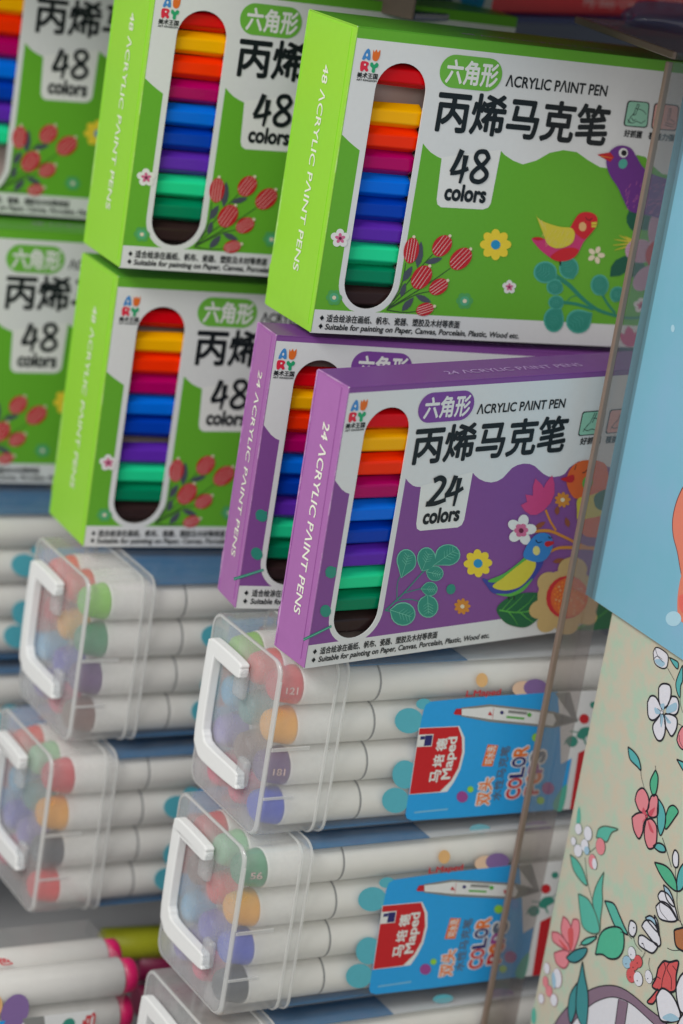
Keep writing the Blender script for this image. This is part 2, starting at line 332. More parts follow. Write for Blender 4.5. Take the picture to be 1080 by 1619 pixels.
('p',2,'teal_halo',[(141.4,34.8),(138.7,34.2),(135.9,34.4),(133.2,35.5),(131.1,37.2),(129.9,39.4),(129.8,41.7),(130.6,43.8),(132.4,45.4),(134.9,46.3),(137.7,46.4),(140.5,45.6),(142.8,44.1),(144.4,42),(145.3,37.4)]),
('p',3,'teal',[(140.8,35.5),(138.5,35),(136.1,35.2),(133.8,36.1),(132,37.7),(131,39.5),(130.8,41.5),(131.6,43.3),(133.1,44.7),(135.3,45.5),(137.7,45.6),(140.1,44.9),(142.1,43.6),(143.4,41.8),(145,37.5)]),
('l',4,'teal_halo',[(134.2,41.4),(133.4,45)],0.22,0.14),('l',4,'teal_halo',[(134.2,41.4),(131.3,39.3)],0.22,0.14),('l',4,'teal_halo',[(136.1,40.8),(135.3,44.3)],0.22,0.14),
('l',4,'teal_halo',[(136.1,40.8),(133.1,38.6)],0.22,0.14),('l',4,'teal_halo',[(137.9,40.1),(137.1,43.6)],0.22,0.14),('l',4,'teal_halo',[(137.9,40.1),(135,37.9)],0.22,0.14),
('l',4,'teal_halo',[(139.8,39.4),(139,43)],0.22,0.14),('l',4,'teal_halo',[(139.8,39.4),(136.8,37.2)],0.22,0.14),
('p',2,'teal_halo',[(151.2,37.4),(148.9,38.5),(147,40.2),(145.8,42.3),(145.5,44.6),(146.1,46.8),(147.4,48.4),(149.5,49.4),(151.8,49.6),(154.2,48.9),(156.3,47.4),(157.8,45.4),(158.5,43.1),(158.2,40.8),(156.2,37.4)]),
('p',3,'teal',[(151.3,38.3),(149.3,39.1),(147.7,40.6),(146.7,42.5),(146.4,44.5),(146.9,46.3),(148.1,47.7),(149.8,48.6),(151.9,48.7),(153.9,48.1),(155.7,46.8),(157,45.1),(157.6,43.1),(157.4,41.2),(156,37.6)]),
('l',4,'teal_halo',[(150.4,45.8),(152.1,48.2)],0.22,0.14),('l',4,'teal_halo',[(150.4,45.8),(146.9,45.9)],0.22,0.14),('l',4,'teal_halo',[(151.3,44.4),(153,46.8)],0.22,0.14),
('l',4,'teal_halo',[(151.3,44.4),(147.8,44.5)],0.22,0.14),('l',4,'teal_halo',[(152.3,43),(154,45.4)],0.22,0.14),('l',4,'teal_halo',[(152.3,43),(148.8,43.1)],0.22,0.14),
('l',4,'teal_halo',[(153.3,41.6),(155,44)],0.22,0.14),('l',4,'teal_halo',[(153.3,41.6),(149.8,41.7)],0.22,0.14),
('p',2,'teal_halo',[(151,31.1),(150.2,29.6),(148.7,28.5),(146.8,27.9),(144.7,28),(142.6,28.7),(141,29.9),(140,31.4),(139.7,33.1),(140.2,34.7),(141.4,35.9),(143.2,36.7),(145.3,36.9),(147.4,36.4),(149.7,34.1)]),
('p',3,'teal',[(150.2,31.3),(149.5,30),(148.3,29),(146.6,28.5),(144.8,28.6),(143,29.2),(141.6,30.2),(140.7,31.5),(140.5,33),(140.9,34.3),(142,35.4),(143.5,36.1),(145.3,36.2),(147.1,35.8),(149.5,34)]),
('l',4,'teal_halo',[(143.7,31.7),(141.1,33.4)],0.22,0.14),('l',4,'teal_halo',[(143.7,31.7),(143.8,29.1)],0.22,0.14),('l',4,'teal_halo',[(144.7,32.1),(142.1,33.8)],0.22,0.14),
('l',4,'teal_halo',[(144.7,32.1),(144.8,29.5)],0.22,0.14),('l',4,'teal_halo',[(145.7,32.5),(143,34.2)],0.22,0.14),('l',4,'teal_halo',[(145.7,32.5),(145.8,29.9)],0.22,0.14),
('l',4,'teal_halo',[(146.7,32.9),(144,34.5)],0.22,0.14),('l',4,'teal_halo',[(146.7,32.9),(146.8,30.3)],0.22,0.14),
('p',2,'teal_halo',[(152.5,21.2),(151.2,20.2),(149.4,19.6),(147.5,19.6),(145.6,20.2),(144.1,21.3),(143.1,22.6),(142.7,24.2),(143.1,25.6),(144.2,26.8),(145.8,27.5),(147.7,27.7),(149.6,27.4),(151.3,26.5),(153.1,23.9)]),
('p',3,'teal',[(151.8,21.6),(150.7,20.7),(149.2,20.2),(147.5,20.2),(145.9,20.7),(144.6,21.6),(143.7,22.8),(143.4,24.1),(143.8,25.3),(144.7,26.4),(146.1,27),(147.7,27.2),(149.4,26.8),(150.9,26.1),(152.9,23.9)]),
('l',4,'teal_halo',[(146,23.6),(144.2,25.6)],0.22,0.14),('l',4,'teal_halo',[(146,23.6),(145.1,21.4)],0.22,0.14),('l',4,'teal_halo',[(147.2,23.6),(145.4,25.7)],0.22,0.14),
('l',4,'teal_halo',[(147.2,23.6),(146.3,21.4)],0.22,0.14),('l',4,'teal_halo',[(148.3,23.7),(146.6,25.7)],0.22,0.14),('l',4,'teal_halo',[(148.3,23.7),(147.5,21.5)],0.22,0.14),
('l',4,'teal_halo',[(149.5,23.7),(147.8,25.8)],0.22,0.14),('l',4,'teal_halo',[(149.5,23.7),(148.7,21.5)],0.22,0.14),
('p',2,'teal_halo',[(154.4,16),(155.2,13.4),(155,10.8),(153.9,8.6),(152,7.2),(149.6,6.7),(147.1,7.2),(144.7,8.6),(142.9,10.8),(141.8,13.3),(141.7,16),(142.5,18.3),(144.1,20),(146.3,20.9),(152,20.3)]),
('p',3,'teal',[(153.6,15.7),(154.3,13.4),(154.1,11.2),(153.1,9.3),(151.5,8.1),(149.5,7.7),(147.3,8.1),(145.2,9.3),(143.7,11.2),(142.7,13.4),(142.6,15.7),(143.3,17.7),(144.7,19.2),(146.6,19.9),(151.9,20.1)]),
('l',4,'teal_halo',[(147,11.3),(143.4,11.5)],0.22,0.14),('l',4,'teal_halo',[(147,11.3),(149.2,8.6)],0.22,0.14),('l',4,'teal_halo',[(147.9,12.8),(144.2,13)],0.22,0.14),
('l',4,'teal_halo',[(147.9,12.8),(150.1,10.1)],0.22,0.14),('l',4,'teal_halo',[(148.7,14.3),(145.1,14.5)],0.22,0.14),('l',4,'teal_halo',[(148.7,14.3),(150.9,11.6)],0.22,0.14),
('l',4,'teal_halo',[(149.5,15.8),(145.9,16)],0.22,0.14),('l',4,'teal_halo',[(149.5,15.8),(151.7,13.1)],0.22,0.14),
('p',2,'teal_halo',[(173,12.9),(172.5,10.4),(170.9,8.4),(168.4,7.1),(165.4,6.7),(162.3,7.2),(159.5,8.7),(157.5,10.8),(156.4,13.4),(156.5,15.9),(157.7,18.2),(159.9,19.8),(162.7,20.5),(165.8,20.3),(172.7,18.9)]),
('p',3,'teal',[(171.8,13),(171.4,10.9),(170,9.1),(167.9,8),(165.3,7.6),(162.6,8.1),(160.2,9.4),(158.4,11.2),(157.5,13.4),(157.6,15.6),(158.6,17.5),(160.5,18.9),(163,19.6),(165.6,19.4),(172.4,18.7)]),
('l',4,'teal_halo',[(161.5,11.6),(157.3,13.4)],0.22,0.14),('l',4,'teal_halo',[(161.5,11.6),(162.5,7.7)],0.22,0.14),('l',4,'teal_halo',[(163.4,12.8),(159.1,14.6)],0.22,0.14),
('l',4,'teal_halo',[(163.4,12.8),(164.4,8.9)],0.22,0.14),('l',4,'teal_halo',[(165.2,14),(161,15.8)],0.22,0.14),('l',4,'teal_halo',[(165.2,14),(166.3,10.2)],0.22,0.14),
('l',4,'teal_halo',[(167.1,15.2),(162.8,17)],0.22,0.14),('l',4,'teal_halo',[(167.1,15.2),(168.1,11.4)],0.22,0.14),
('p',2,'teal_halo',[(173.5,29.2),(171.3,30.1),(169.5,31.8),(168.3,33.9),(167.9,36.2),(168.4,38.3),(169.7,39.9),(171.6,40.8),(173.8,41),(176.1,40.3),(178.1,38.8),(179.5,36.9),(180.2,34.6),(180,32.4),(178.2,29.1)]),
('p',3,'teal',[(173.5,30),(171.6,30.8),(170.1,32.2),(169.1,34.1),(168.8,36),(169.2,37.8),(170.3,39.2),(171.9,40),(173.9,40.2),(175.8,39.5),(177.5,38.3),(178.7,36.6),(179.3,34.7),(179.1,32.8),(178,29.4)]),
('l',4,'teal_halo',[(172.5,37.2),(174,39.5)],0.22,0.14),('l',4,'teal_halo',[(172.5,37.2),(169.2,37.4)],0.22,0.14),('l',4,'teal_halo',[(173.4,35.9),(175,38.2)],0.22,0.14),
('l',4,'teal_halo',[(173.4,35.9),(170.1,36)],0.22,0.14),('l',4,'teal_halo',[(174.4,34.5),(175.9,36.8)],0.22,0.14),('l',4,'teal_halo',[(174.4,34.5),(171.1,34.7)],0.22,0.14),
('l',4,'teal_halo',[(175.3,33.2),(176.9,35.5)],0.22,0.14),('l',4,'teal_halo',[(175.3,33.2),(172,33.4)],0.22,0.14),
('p',2,'teal_halo',[(185.8,25.7),(184,26.6),(182.6,28.1),(181.9,29.8),(181.8,31.6),(182.6,33.2),(183.9,34.3),(185.7,34.8),(187.7,34.7),(189.6,34),(191.2,32.7),(192.2,31),(192.5,29.2),(192.1,27.6),(189.1,26.5)]),
('p',3,'teal',[(186,26.3),(184.4,27.1),(183.2,28.4),(182.6,29.9),(182.6,31.4),(183.2,32.7),(184.4,33.7),(185.9,34.2),(187.6,34.1),(189.3,33.4),(190.7,32.3),(191.5,30.9),(191.8,29.3),(191.4,27.9),(189,26.6)]),
('l',4,'teal_halo',[(186.4,31.5),(188.1,33.3)],0.22,0.14),('l',4,'teal_halo',[(186.4,31.5),(183.5,31.9)],0.22,0.14),('l',4,'teal_halo',[(186.8,30.7),(188.5,32.5)],0.22,0.14),
('l',4,'teal_halo',[(186.8,30.7),(183.9,31.1)],0.22,0.14),('l',4,'teal_halo',[(187.3,29.8),(189,31.6)],0.22,0.14),('l',4,'teal_halo',[(187.3,29.8),(184.4,30.3)],0.22,0.14),
('l',4,'teal_halo',[(187.7,29),(189.4,30.8)],0.22,0.14),('l',4,'teal_halo',[(187.7,29),(184.8,29.4)],0.22,0.14),('g','white_flower_print'),
('e',2,'cream',[168.6,54.7,1.98,1.65,-99]),('e',2,'cream',[171.5,51.8,2.38,1.38,176]),('e',2,'cream',[169.5,48.9,2.22,1.48,128]),('e',2,'cream',[165.4,50,2.15,1.52,-156]),
('e',2,'cream',[164.9,53.5,2.4,1.36,153]),('g','big_flower_print'),
('p',2,'dark_green',[(179.7,40.1),(186.1,40.9),(190,43.6),(191.9,48.3),(191.8,53.1),(186.4,52.2),(181.5,49.6),(179.3,45.7)]),
('p',2,'dark_green',[(185.4,77),(187.4,71.2),(191.2,68.2),(197,67.5),(202.6,68.8),(200.5,73.7),(196.7,77.6),(191.8,78.7)]),
('p',2,'dark_green',[(184.1,77.8),(183.2,74.3),(184,71.2),(186.7,68.2),(190,66.1),(190.6,69.2),(190,72.8),(188,75.6)]),
('p',2,'dark_green',[(189.4,49.3),(190.8,43.8),(194,40.8),(199.3,39.9),(204.6,40.7),(203.1,45.3),(199.9,49.1),(195.5,50.4)]),
('l',3,'wing_yellow',[(189.8,59.6),(177.7,57.9)],1.21,0.3),('l',3,'wing_yellow',[(189.6,60.5),(178,61.2)],1.2,0.3),('l',3,'wing_yellow',[(189,60.9),(180.7,63.7)],1.2,0.3),
('l',3,'wing_yellow',[(190,58.7),(179.4,55.2)],1.21,0.3),('l',3,'wing_yellow',[(190,61.5),(184.1,63.4)],1.2,0.3),('e',3,'lilac',[204.5,69.8,11.07,5.74,94]),
('l',4,'lilac_dark',[(200.6,63.5),(200.4,76.9)],0.3,0.3),('l',4,'lilac_dark',[(202.1,61.7),(201.8,78.4)],0.3,0.3),('l',4,'lilac_dark',[(203.6,60.7),(203.2,79.1)],0.3,0.3),
('l',4,'lilac_dark',[(205,60.4),(204.6,79.2)],0.3,0.3),('l',4,'lilac_dark',[(206.5,60.7),(206.1,78.6)],0.3,0.3),('l',4,'lilac_dark',[(207.9,61.7),(207.5,77.4)],0.3,0.3),
('l',4,'lilac_dark',[(209.3,63.8),(209,75.1)],0.3,0.3),('e',3,'lilac',[196.2,55.7,9.9,6.66,175]),('l',4,'lilac_dark',[(189.2,60),(201.1,60.8)],0.3,0.3),
('l',4,'lilac_dark',[(188.1,58.3),(202.9,59.2)],0.3,0.3),('l',4,'lilac_dark',[(187.8,56.6),(204,57.6)],0.3,0.3),('l',4,'lilac_dark',[(188,54.9),(204.6,55.9)],0.3,0.3),
('l',4,'lilac_dark',[(188.7,53.3),(204.6,54.2)],0.3,0.3),('l',4,'lilac_dark',[(190.1,51.7),(204,52.5)],0.3,0.3),('l',4,'lilac_dark',[(192.4,50.1),(202.4,50.7)],0.3,0.3),
('e',3,'lilac',[203.5,40.6,9,6.34,-139]),('l',4,'lilac_dark',[(196.2,39.1),(203.3,47.2)],0.3,0.3),('l',4,'lilac_dark',[(196.6,37.2),(205.6,47.3)],0.3,0.3),
('l',4,'lilac_dark',[(197.5,35.8),(207.3,46.9)],0.3,0.3),('l',4,'lilac_dark',[(198.7,34.8),(208.8,46.1)],0.31,0.31),('l',4,'lilac_dark',[(200.3,34.1),(209.9,44.9)],0.31,0.31),
('l',4,'lilac_dark',[(202.2,33.9),(210.7,43.4)],0.31,0.31),('l',4,'lilac_dark',[(204.8,34.3),(210.8,41.1)],0.31,0.31),('e',3,'lilac',[216.2,38.4,9.5,6.3,118]),
('l',4,'lilac_dark',[(213.5,32.5),(209.9,43.2)],0.31,0.31),('l',4,'lilac_dark',[(215.6,31.3),(211.1,44.7)],0.31,0.31),('l',4,'lilac_dark',[(217.4,30.9),(212.5,45.6)],0.31,0.31),
('l',4,'lilac_dark',[(219.1,30.9),(214,46)],0.31,0.31),('l',4,'lilac_dark',[(220.6,31.5),(215.8,45.8)],0.31,0.31),('l',4,'lilac_dark',[(221.9,32.6),(217.7,45.2)],0.31,0.31),
('l',4,'lilac_dark',[(222.9,34.6),(219.9,43.6)],0.31,0.31),('e',3,'lilac',[218.3,67.9,9.34,6.64,-132]),('l',4,'lilac_dark',[(210.9,65.6),(217.4,74.7)],0.3,0.3),
('l',4,'lilac_dark',[(211.5,63.6),(219.7,75.1)],0.3,0.3),('l',4,'lilac_dark',[(212.6,62.2),(221.6,74.8)],0.3,0.3),('l',4,'lilac_dark',[(214,61.3),(223.2,74.1)],0.3,0.3),
('l',4,'lilac_dark',[(215.7,60.8),(224.4,73)],0.31,0.31),('l',4,'lilac_dark',[(217.7,60.7),(225.4,71.4)],0.31,0.31),('l',4,'lilac_dark',[(220.2,61.4),(225.8,69.1)],0.31,0.31),
('e',3,'lilac',[226.2,53.2,10.05,5.64,179]),('l',4,'lilac_dark',[(219.2,56.8),(231.3,57.5)],0.31,0.31),('l',4,'lilac_dark',[(218.1,55.3),(233.2,56.2)],0.31,0.31),
('l',4,'lilac_dark',[(217.7,53.9),(234.2,54.8)],0.31,0.31),('l',4,'lilac_dark',[(217.8,52.5),(234.7,53.4)],0.31,0.31),('l',4,'lilac_dark',[(218.5,51.1),(234.7,52)],0.31,0.31),
('l',4,'lilac_dark',[(219.9,49.7),(234,50.5)],0.31,0.31),('l',4,'lilac_dark',[(222.2,48.4),(232.4,49)],0.31,0.31),('e',5,'berry',[212,54.3,12.02,9.3,171]),
('e',6,'dark_green',[213.1,54.4,8.19,6.56,163]),('l',7,'cream',[(209,55.5),(207.3,55.9)],0.3,0.2),('l',7,'cream',[(217,55.9),(218.7,56.5)],0.31,0.2),
('l',7,'cream',[(212.1,58),(211.6,59.6)],0.3,0.2),('l',7,'cream',[(213.6,56.1),(213.8,56.8)],0.31,0.2),('l',7,'cream',[(210.7,54),(209.6,53.8)],0.31,0.2),
('l',7,'cream',[(213.5,51.5),(213.7,50.2)],0.31,0.2),('l',7,'cream',[(212.2,51.5),(211.9,50.3)],0.31,0.2),('l',7,'cream',[(211.6,54.9),(210.9,55.2)],0.31,0.2),
('l',7,'cream',[(210.8,53.4),(209.8,53)],0.31,0.2),('l',7,'cream',[(212.4,55.6),(212.1,56.1)],0.31,0.2),('l',7,'cream',[(215.2,52.1),(216.1,51.1)],0.31,0.2),
('l',7,'cream',[(210.4,52.4),(209.3,51.5)],0.31,0.2),('l',7,'cream',[(212.5,52.9),(212.2,52.3)],0.31,0.2),('l',7,'cream',[(214.8,55.2),(215.6,55.6)],0.31,0.2),
('l',7,'cream',[(214.8,52.9),(215.5,52.3)],0.31,0.2),('l',7,'cream',[(212.3,52.8),(212,52.2)],0.31,0.2),('l',7,'cream',[(208.2,55),(206.1,55.3)],0.3,0.2),
('l',7,'cream',[(215.4,52.8),(216.4,52.1)],0.31,0.2),('l',7,'cream',[(210,57.6),(208.7,59)],0.3,0.2),('l',7,'cream',[(214.8,54.5),(215.5,54.5)],0.31,0.2),
('l',7,'cream',[(208.4,55),(206.4,55.3)],0.3,0.2),('l',7,'cream',[(216.6,53.6),(218.1,53.3)],0.31,0.2),('l',7,'cream',[(215.7,51.3),(216.9,50)],0.31,0.2),
('l',7,'cream',[(215.8,55.6),(217,56.1)],0.31,0.2),('l',7,'cream',[(214.5,54.4),(215.1,54.4)],0.31,0.2),('l',7,'cream',[(209.7,52.2),(208.2,51.3)],0.31,0.2),
('g','small_flower_print'),('e',2,'white',[203.4,27.3,2.2,1.77,161]),('e',2,'white',[206.7,25.6,2.21,1.77,161]),('e',2,'white',[206.3,22.6,2.21,1.77,160]),
('e',2,'white',[202.7,22.5,2.2,1.77,160]),('e',2,'white',[201,25.3,2.2,1.77,161]),('e',3,'pink',[203.7,26.1,1.09,0.83,118]),('e',3,'pink',[205.5,25.2,1.17,0.77,-171]),
('e',3,'pink',[205.3,23.5,1.23,0.74,144]),('e',3,'pink',[203.3,23.5,1.03,0.88,-132]),('e',3,'pink',[202.3,25,1.25,0.72,166]),('e',4,'maroon',[204,24.7,0.84,0.68,161]),
('g','tulip_print'),('p',3,'tulip',[(202.6,0.5),(204.5,4),(204.1,7.2),(201.6,10.4),(198.2,12.7),(196.7,9.7),(196.7,6.1),(198.5,3.1)]),
('p',3,'tulip',[(202.1,0.2),(201.2,3.4),(199.3,5.8),(196.1,7.7),(193,8.7),(193.9,6),(195.8,3.2),(198.4,1.3)]),
('p',3,'tulip',[(203.2,0.5),(206.5,2.6),(208.1,5.3),(208.5,9),(207.7,12.2),(205,10.3),(202.8,7.4),(202.2,4.2)]),
('p',3,'tulip',[(202.6,0.5),(204.9,1.9),(205.9,3.7),(205.7,6.1),(204.7,8.2),(202.9,7),(201.5,5),(201.4,3)]),('g','purple_bird_print'),
('s',5,'bird_purple',[(163.2,103),(163.5,108.4),(166.7,112),(171.2,113.4),(177.2,112.4),(182.2,107.8),(187.7,102.5),(196.2,98.8),(209.3,96.7),(221,94.3),(225.8,74),(207.8,74.7),(194.2,76.4),(184.3,77.8),(178.6,83.9),(173.8,90),(167.2,96.4)]),
('p',6,'berry',[(156.4,107.3),(164.4,109.1),(167.4,106.7),(165.5,103.9)]),('l',7,'orange',[(158.8,106.7),(166.4,106.1)],0.39,0.29),('e',6,'white',[172.9,109.5,3.06,2.55,162]),
('e',7,'dark',[173.3,109.5,1.87,1.58,159]),('e',6,'teal_halo',[174,103.5,2.84,2.74,178]),('l',6,'feather',[(189,82.1),(189.6,84.4)],0.3,0.15),
('l',6,'feather',[(193.3,90.6),(195.8,91.7)],0.3,0.15),('l',6,'feather',[(204.2,90.5),(206.8,91.6)],0.3,0.15),('l',6,'feather',[(194.3,80.5),(194.9,82.8)],0.3,0.15),
('l',6,'feather',[(198.9,80.4),(201.5,81.5)],0.3,0.15),('l',6,'feather',[(196.8,93),(199.4,94.1)],0.3,0.15),('l',6,'feather',[(197.4,78.5),(200,79.6)],0.3,0.15),
('l',6,'feather',[(202.3,76.9),(204.9,78)],0.3,0.15),('l',6,'feather',[(179.1,88.1),(179.7,90.4)],0.3,0.15),('l',6,'feather',[(208.4,83.1),(211,84.2)],0.3,0.15),
('l',6,'feather',[(200.7,83),(203.3,84.1)],0.3,0.15),('l',6,'feather',[(212.3,83.4),(214.9,84.5)],0.3,0.15),('l',6,'feather',[(199.7,85),(202.3,86.1)],0.3,0.15),
('l',6,'feather',[(203,90.1),(205.6,91.2)],0.3,0.15),('l',6,'feather',[(204.4,84.3),(207,85.4)],0.3,0.15),('l',6,'feather',[(208,87.3),(210.6,88.4)],0.3,0.15),
('l',6,'feather',[(180.9,84.3),(181.5,86.5)],0.3,0.15),('l',6,'feather',[(211.4,84.2),(214,85.3)],0.3,0.15),('l',6,'feather',[(202.4,88.7),(205,89.8)],0.3,0.15),
('l',6,'feather',[(193.6,81.4),(194.1,83.7)],0.3,0.15),('l',6,'feather',[(213.6,77.7),(216.2,78.8)],0.3,0.15),('l',6,'feather',[(211.6,89.1),(214.2,90.2)],0.3,0.15),
('l',6,'feather',[(188.9,87.9),(189.5,90.2)],0.3,0.15),('l',6,'feather',[(202,93.3),(204.6,94.4)],0.3,0.15),('l',6,'feather',[(198,82.9),(200.6,84)],0.3,0.15),
('l',6,'feather',[(208.7,88.2),(211.3,89.4)],0.3,0.15),('l',6,'feather',[(195.7,84.7),(198.3,85.8)],0.3,0.15),('l',6,'feather',[(187.6,84.6),(188.1,86.8)],0.3,0.15),
('l',6,'feather',[(186.3,83),(186.9,85.3)],0.3,0.15),('l',6,'feather',[(214.2,79.4),(216.8,80.5)],0.3,0.15),('l',6,'feather',[(185.2,82.8),(185.7,85)],0.3,0.15),
('l',6,'feather',[(210.6,93.2),(213.2,94.3)],0.3,0.15),('l',6,'feather',[(195.6,81.7),(198.2,82.8)],0.3,0.15),('l',6,'feather',[(206.1,87.7),(208.8,88.8)],0.3,0.15),
('l',6,'feather',[(203.6,83.1),(206.2,84.2)],0.3,0.15),('l',6,'feather',[(193.1,82.7),(193.7,85)],0.3,0.15),('l',6,'feather',[(201.5,82.4),(204.1,83.5)],0.3,0.15),
('l',6,'feather',[(197.4,89.5),(200,90.6)],0.3,0.15),('l',6,'feather',[(197.3,77.5),(199.9,78.6)],0.3,0.15),('l',6,'feather',[(184.9,92.4),(185.5,94.7)],0.3,0.15),
('l',6,'feather',[(214.3,92.7),(216.9,93.8)],0.3,0.15),('l',6,'feather',[(187.9,91.6),(188.5,93.9)],0.3,0.15),('l',6,'feather',[(201.3,86.7),(203.9,87.8)],0.3,0.15),
('l',6,'feather',[(208,92.8),(210.6,93.9)],0.3,0.15),('l',6,'feather',[(211.3,87.8),(213.9,88.9)],0.3,0.15),('l',6,'feather',[(210.3,80.8),(213,81.9)],0.3,0.15),
('l',6,'feather',[(212.7,87.2),(215.3,88.3)],0.3,0.15),('l',6,'feather',[(202,85.2),(204.6,86.3)],0.3,0.15),('l',6,'feather',[(186.6,85.4),(187.2,87.6)],0.3,0.15),
('l',6,'feather',[(215.2,78.9),(217.8,80)],0.3,0.15),('l',6,'feather',[(181.3,81.7),(181.9,84)],0.3,0.15),('l',6,'feather',[(189.8,93),(190.4,95.3)],0.3,0.15),
('l',6,'feather',[(186.1,79.4),(186.7,81.6)],0.3,0.15),('l',6,'feather',[(214.5,86.9),(217.2,88)],0.3,0.15),('l',6,'feather',[(193.6,85.7),(194.2,87.9)],0.3,0.15),
('l',6,'feather',[(210.9,82),(213.5,83.1)],0.3,0.15),('l',6,'feather',[(180.8,90.8),(181.4,93.1)],0.3,0.15),('l',6,'feather',[(211.1,87.2),(213.7,88.3)],0.3,0.15),
('l',6,'feather',[(204.8,80.9),(207.4,82.1)],0.3,0.15),('l',6,'feather',[(203.8,81.8),(206.4,82.9)],0.3,0.15),('l',6,'feather',[(198.1,91.7),(200.7,92.8)],0.3,0.15),
('l',6,'feather',[(181,81.1),(181.6,83.4)],0.3,0.15),('l',6,'feather',[(210.3,92.5),(212.9,93.6)],0.3,0.15),('l',6,'feather',[(181.1,87.1),(181.6,89.3)],0.3,0.15),
('l',6,'feather',[(191.4,86.5),(192,88.8)],0.3,0.15),('l',6,'feather',[(197.2,77.1),(199.8,78.2)],0.3,0.15),('l',6,'feather',[(192.8,81.2),(193.3,83.4)],0.3,0.15),
('l',6,'feather',[(179.7,86),(180.2,88.2)],0.3,0.15),('l',6,'feather',[(204.8,84),(207.4,85.1)],0.3,0.15),('l',6,'feather',[(207.2,93.9),(209.8,95)],0.3,0.15),
('l',6,'feather',[(194.7,83.6),(195.3,85.9)],0.3,0.15),('l',6,'feather',[(182.3,78.3),(182.9,80.5)],0.3,0.15),('g','icon_print'),
('p',2,'ink',[(169.6,136.1),(169.8,137.2),(170.5,137.9),(171.6,138.1),(181.9,138.2),(183.1,138),(183.9,137.4),(184.2,136.3),(185.4,126.2),(185.3,125.1),(184.6,124.4),(183.4,124.1),(171.9,124),(170.7,124.2),(170,124.8),(169.7,125.9)]),
('p',3,'icon_green',[(170.3,135.8),(170.5,136.8),(171.1,137.4),(172.1,137.6),(181.5,137.8),(182.5,137.6),(183.2,137),(183.5,136),(184.7,126.6),(184.6,125.6),(184,124.9),(182.9,124.7),(172.4,124.5),(171.3,124.7),(170.6,125.3),(170.4,126.3)]),
('g','icon_print'),
('p',2,'ink',[(187.2,136.2),(187.4,137.4),(188.1,138),(189.4,138.3),(201.3,138.3),(202.6,138),(203.5,137.4),(203.9,136.3),(204.9,125.9),(204.8,124.8),(204,124.1),(202.7,123.9),(190.3,123.8),(189,124.1),(188.1,124.7),(187.8,125.9)]),
('p',3,'icon_pink',[(187.9,135.9),(188,137),(188.7,137.6),(189.9,137.8),(200.9,137.7),(202.1,137.5),(202.9,136.9),(203.2,135.8),(204.2,126.4),(204.1,125.3),(203.4,124.7),(202.2,124.5),(190.7,124.4),(189.5,124.6),(188.7,125.3),(188.4,126.3)]),
('g','icon_print'),
('p',2,'ink',[(206.7,136.1),(206.8,137.2),(207.5,137.9),(208.6,138.1),(219.7,138.3),(220.9,138.1),(221.7,137.5),(222.1,136.4),(223.4,126.1),(223.3,125),(222.7,124.3),(221.5,124.1),(210.2,123.9),(208.9,124.1),(208.1,124.8),(207.8,125.9)]),
('p',3,'icon_green',[(207.4,135.8),(207.5,136.8),(208.1,137.5),(209.2,137.7),(219.2,137.8),(220.3,137.6),(221.1,137),(221.4,136),(222.7,126.5),(222.6,125.5),(222,124.9),(220.9,124.7),(210.6,124.5),(209.5,124.7),(208.8,125.3),(208.4,126.3)]),
('g','icon_print'),('c',4,'ink',[(176.2,136.6),(174.9,131.3)],0.36,0.31),('c',4,'ink',[(177.5,136.4),(176.2,131.2)],0.36,0.31),
('c',4,'ink',[(176.2,136.6),(177.5,136.4)],0.36,0.31),('c',4,'ink',[(175.5,134.2),(180.1,133.5),(182.9,131.6)],0.36,0.31),
('c',4,'ink',[(174.9,131.3),(173.1,128.8),(172.3,125.9)],0.36,0.31),('c',4,'ink',[(172.3,127.2),(174.9,126.1),(177.7,127.3),(180.9,126.6),(183.3,128.4)],0.36,0.31),
('c',4,'ink',[(174,128.9),(175.5,127.5),(177.1,128.4)],0.36,0.31),('c',4,'ink',[(171.7,128.1),(173.4,126)],0.36,0.31),
('c',4,'ink',[(176.2,131.2),(175.2,130.3),(174.9,131.3)],0.36,0.31),('g','icon_print'),('l',4,'ink',[(197.6,136.1),(197.3,130.8)],0.39,0.31),
('l',4,'ink',[(198.6,135.9),(198.6,130.7)],0.39,0.31),('l',4,'ink',[(197.6,136.1),(198.6,135.9)],0.39,0.31),('l',4,'ink',[(197.3,130.8),(197.4,128.9),(198.6,130.7)],0.39,0.31),
('l',4,'ink',[(196.3,126.9),(202,126),(202.5,128.7),(199,130.3)],0.39,0.31),('l',4,'ink',[(196.4,128.2),(201.7,127.3)],0.39,0.31),
('l',4,'ink',[(189.2,129.5),(190,127.6)],0.39,0.31),('g','count_digits'),('c',4,'ink',[(72.4,103.4),(70.3,96.6),(67.9,91.1)],3.33,2.53),
('c',4,'ink',[(67.5,90.6),(72.4,91.4),(78,93.8)],2.53,2.27),('c',4,'ink',[(75.2,100.7),(75,93.1),(74.2,85.5)],3.47,1.47),('g','count_digits'),
('c',4,'ink',[(89.2,100.2),(86.8,103.3),(82.5,102.8),(81.5,99.4),(85.2,95.6)],2.55,2.69),
('c',4,'ink',[(84.8,96.1),(89.2,92.6),(89.3,89.5),(86,87.2),(81.8,87.8),(80.7,91),(83.6,94.6)],2.69,2.69),('c',4,'ink',[(83.2,94),(87.4,97.6),(89.4,101)],2.69,2.55),
]
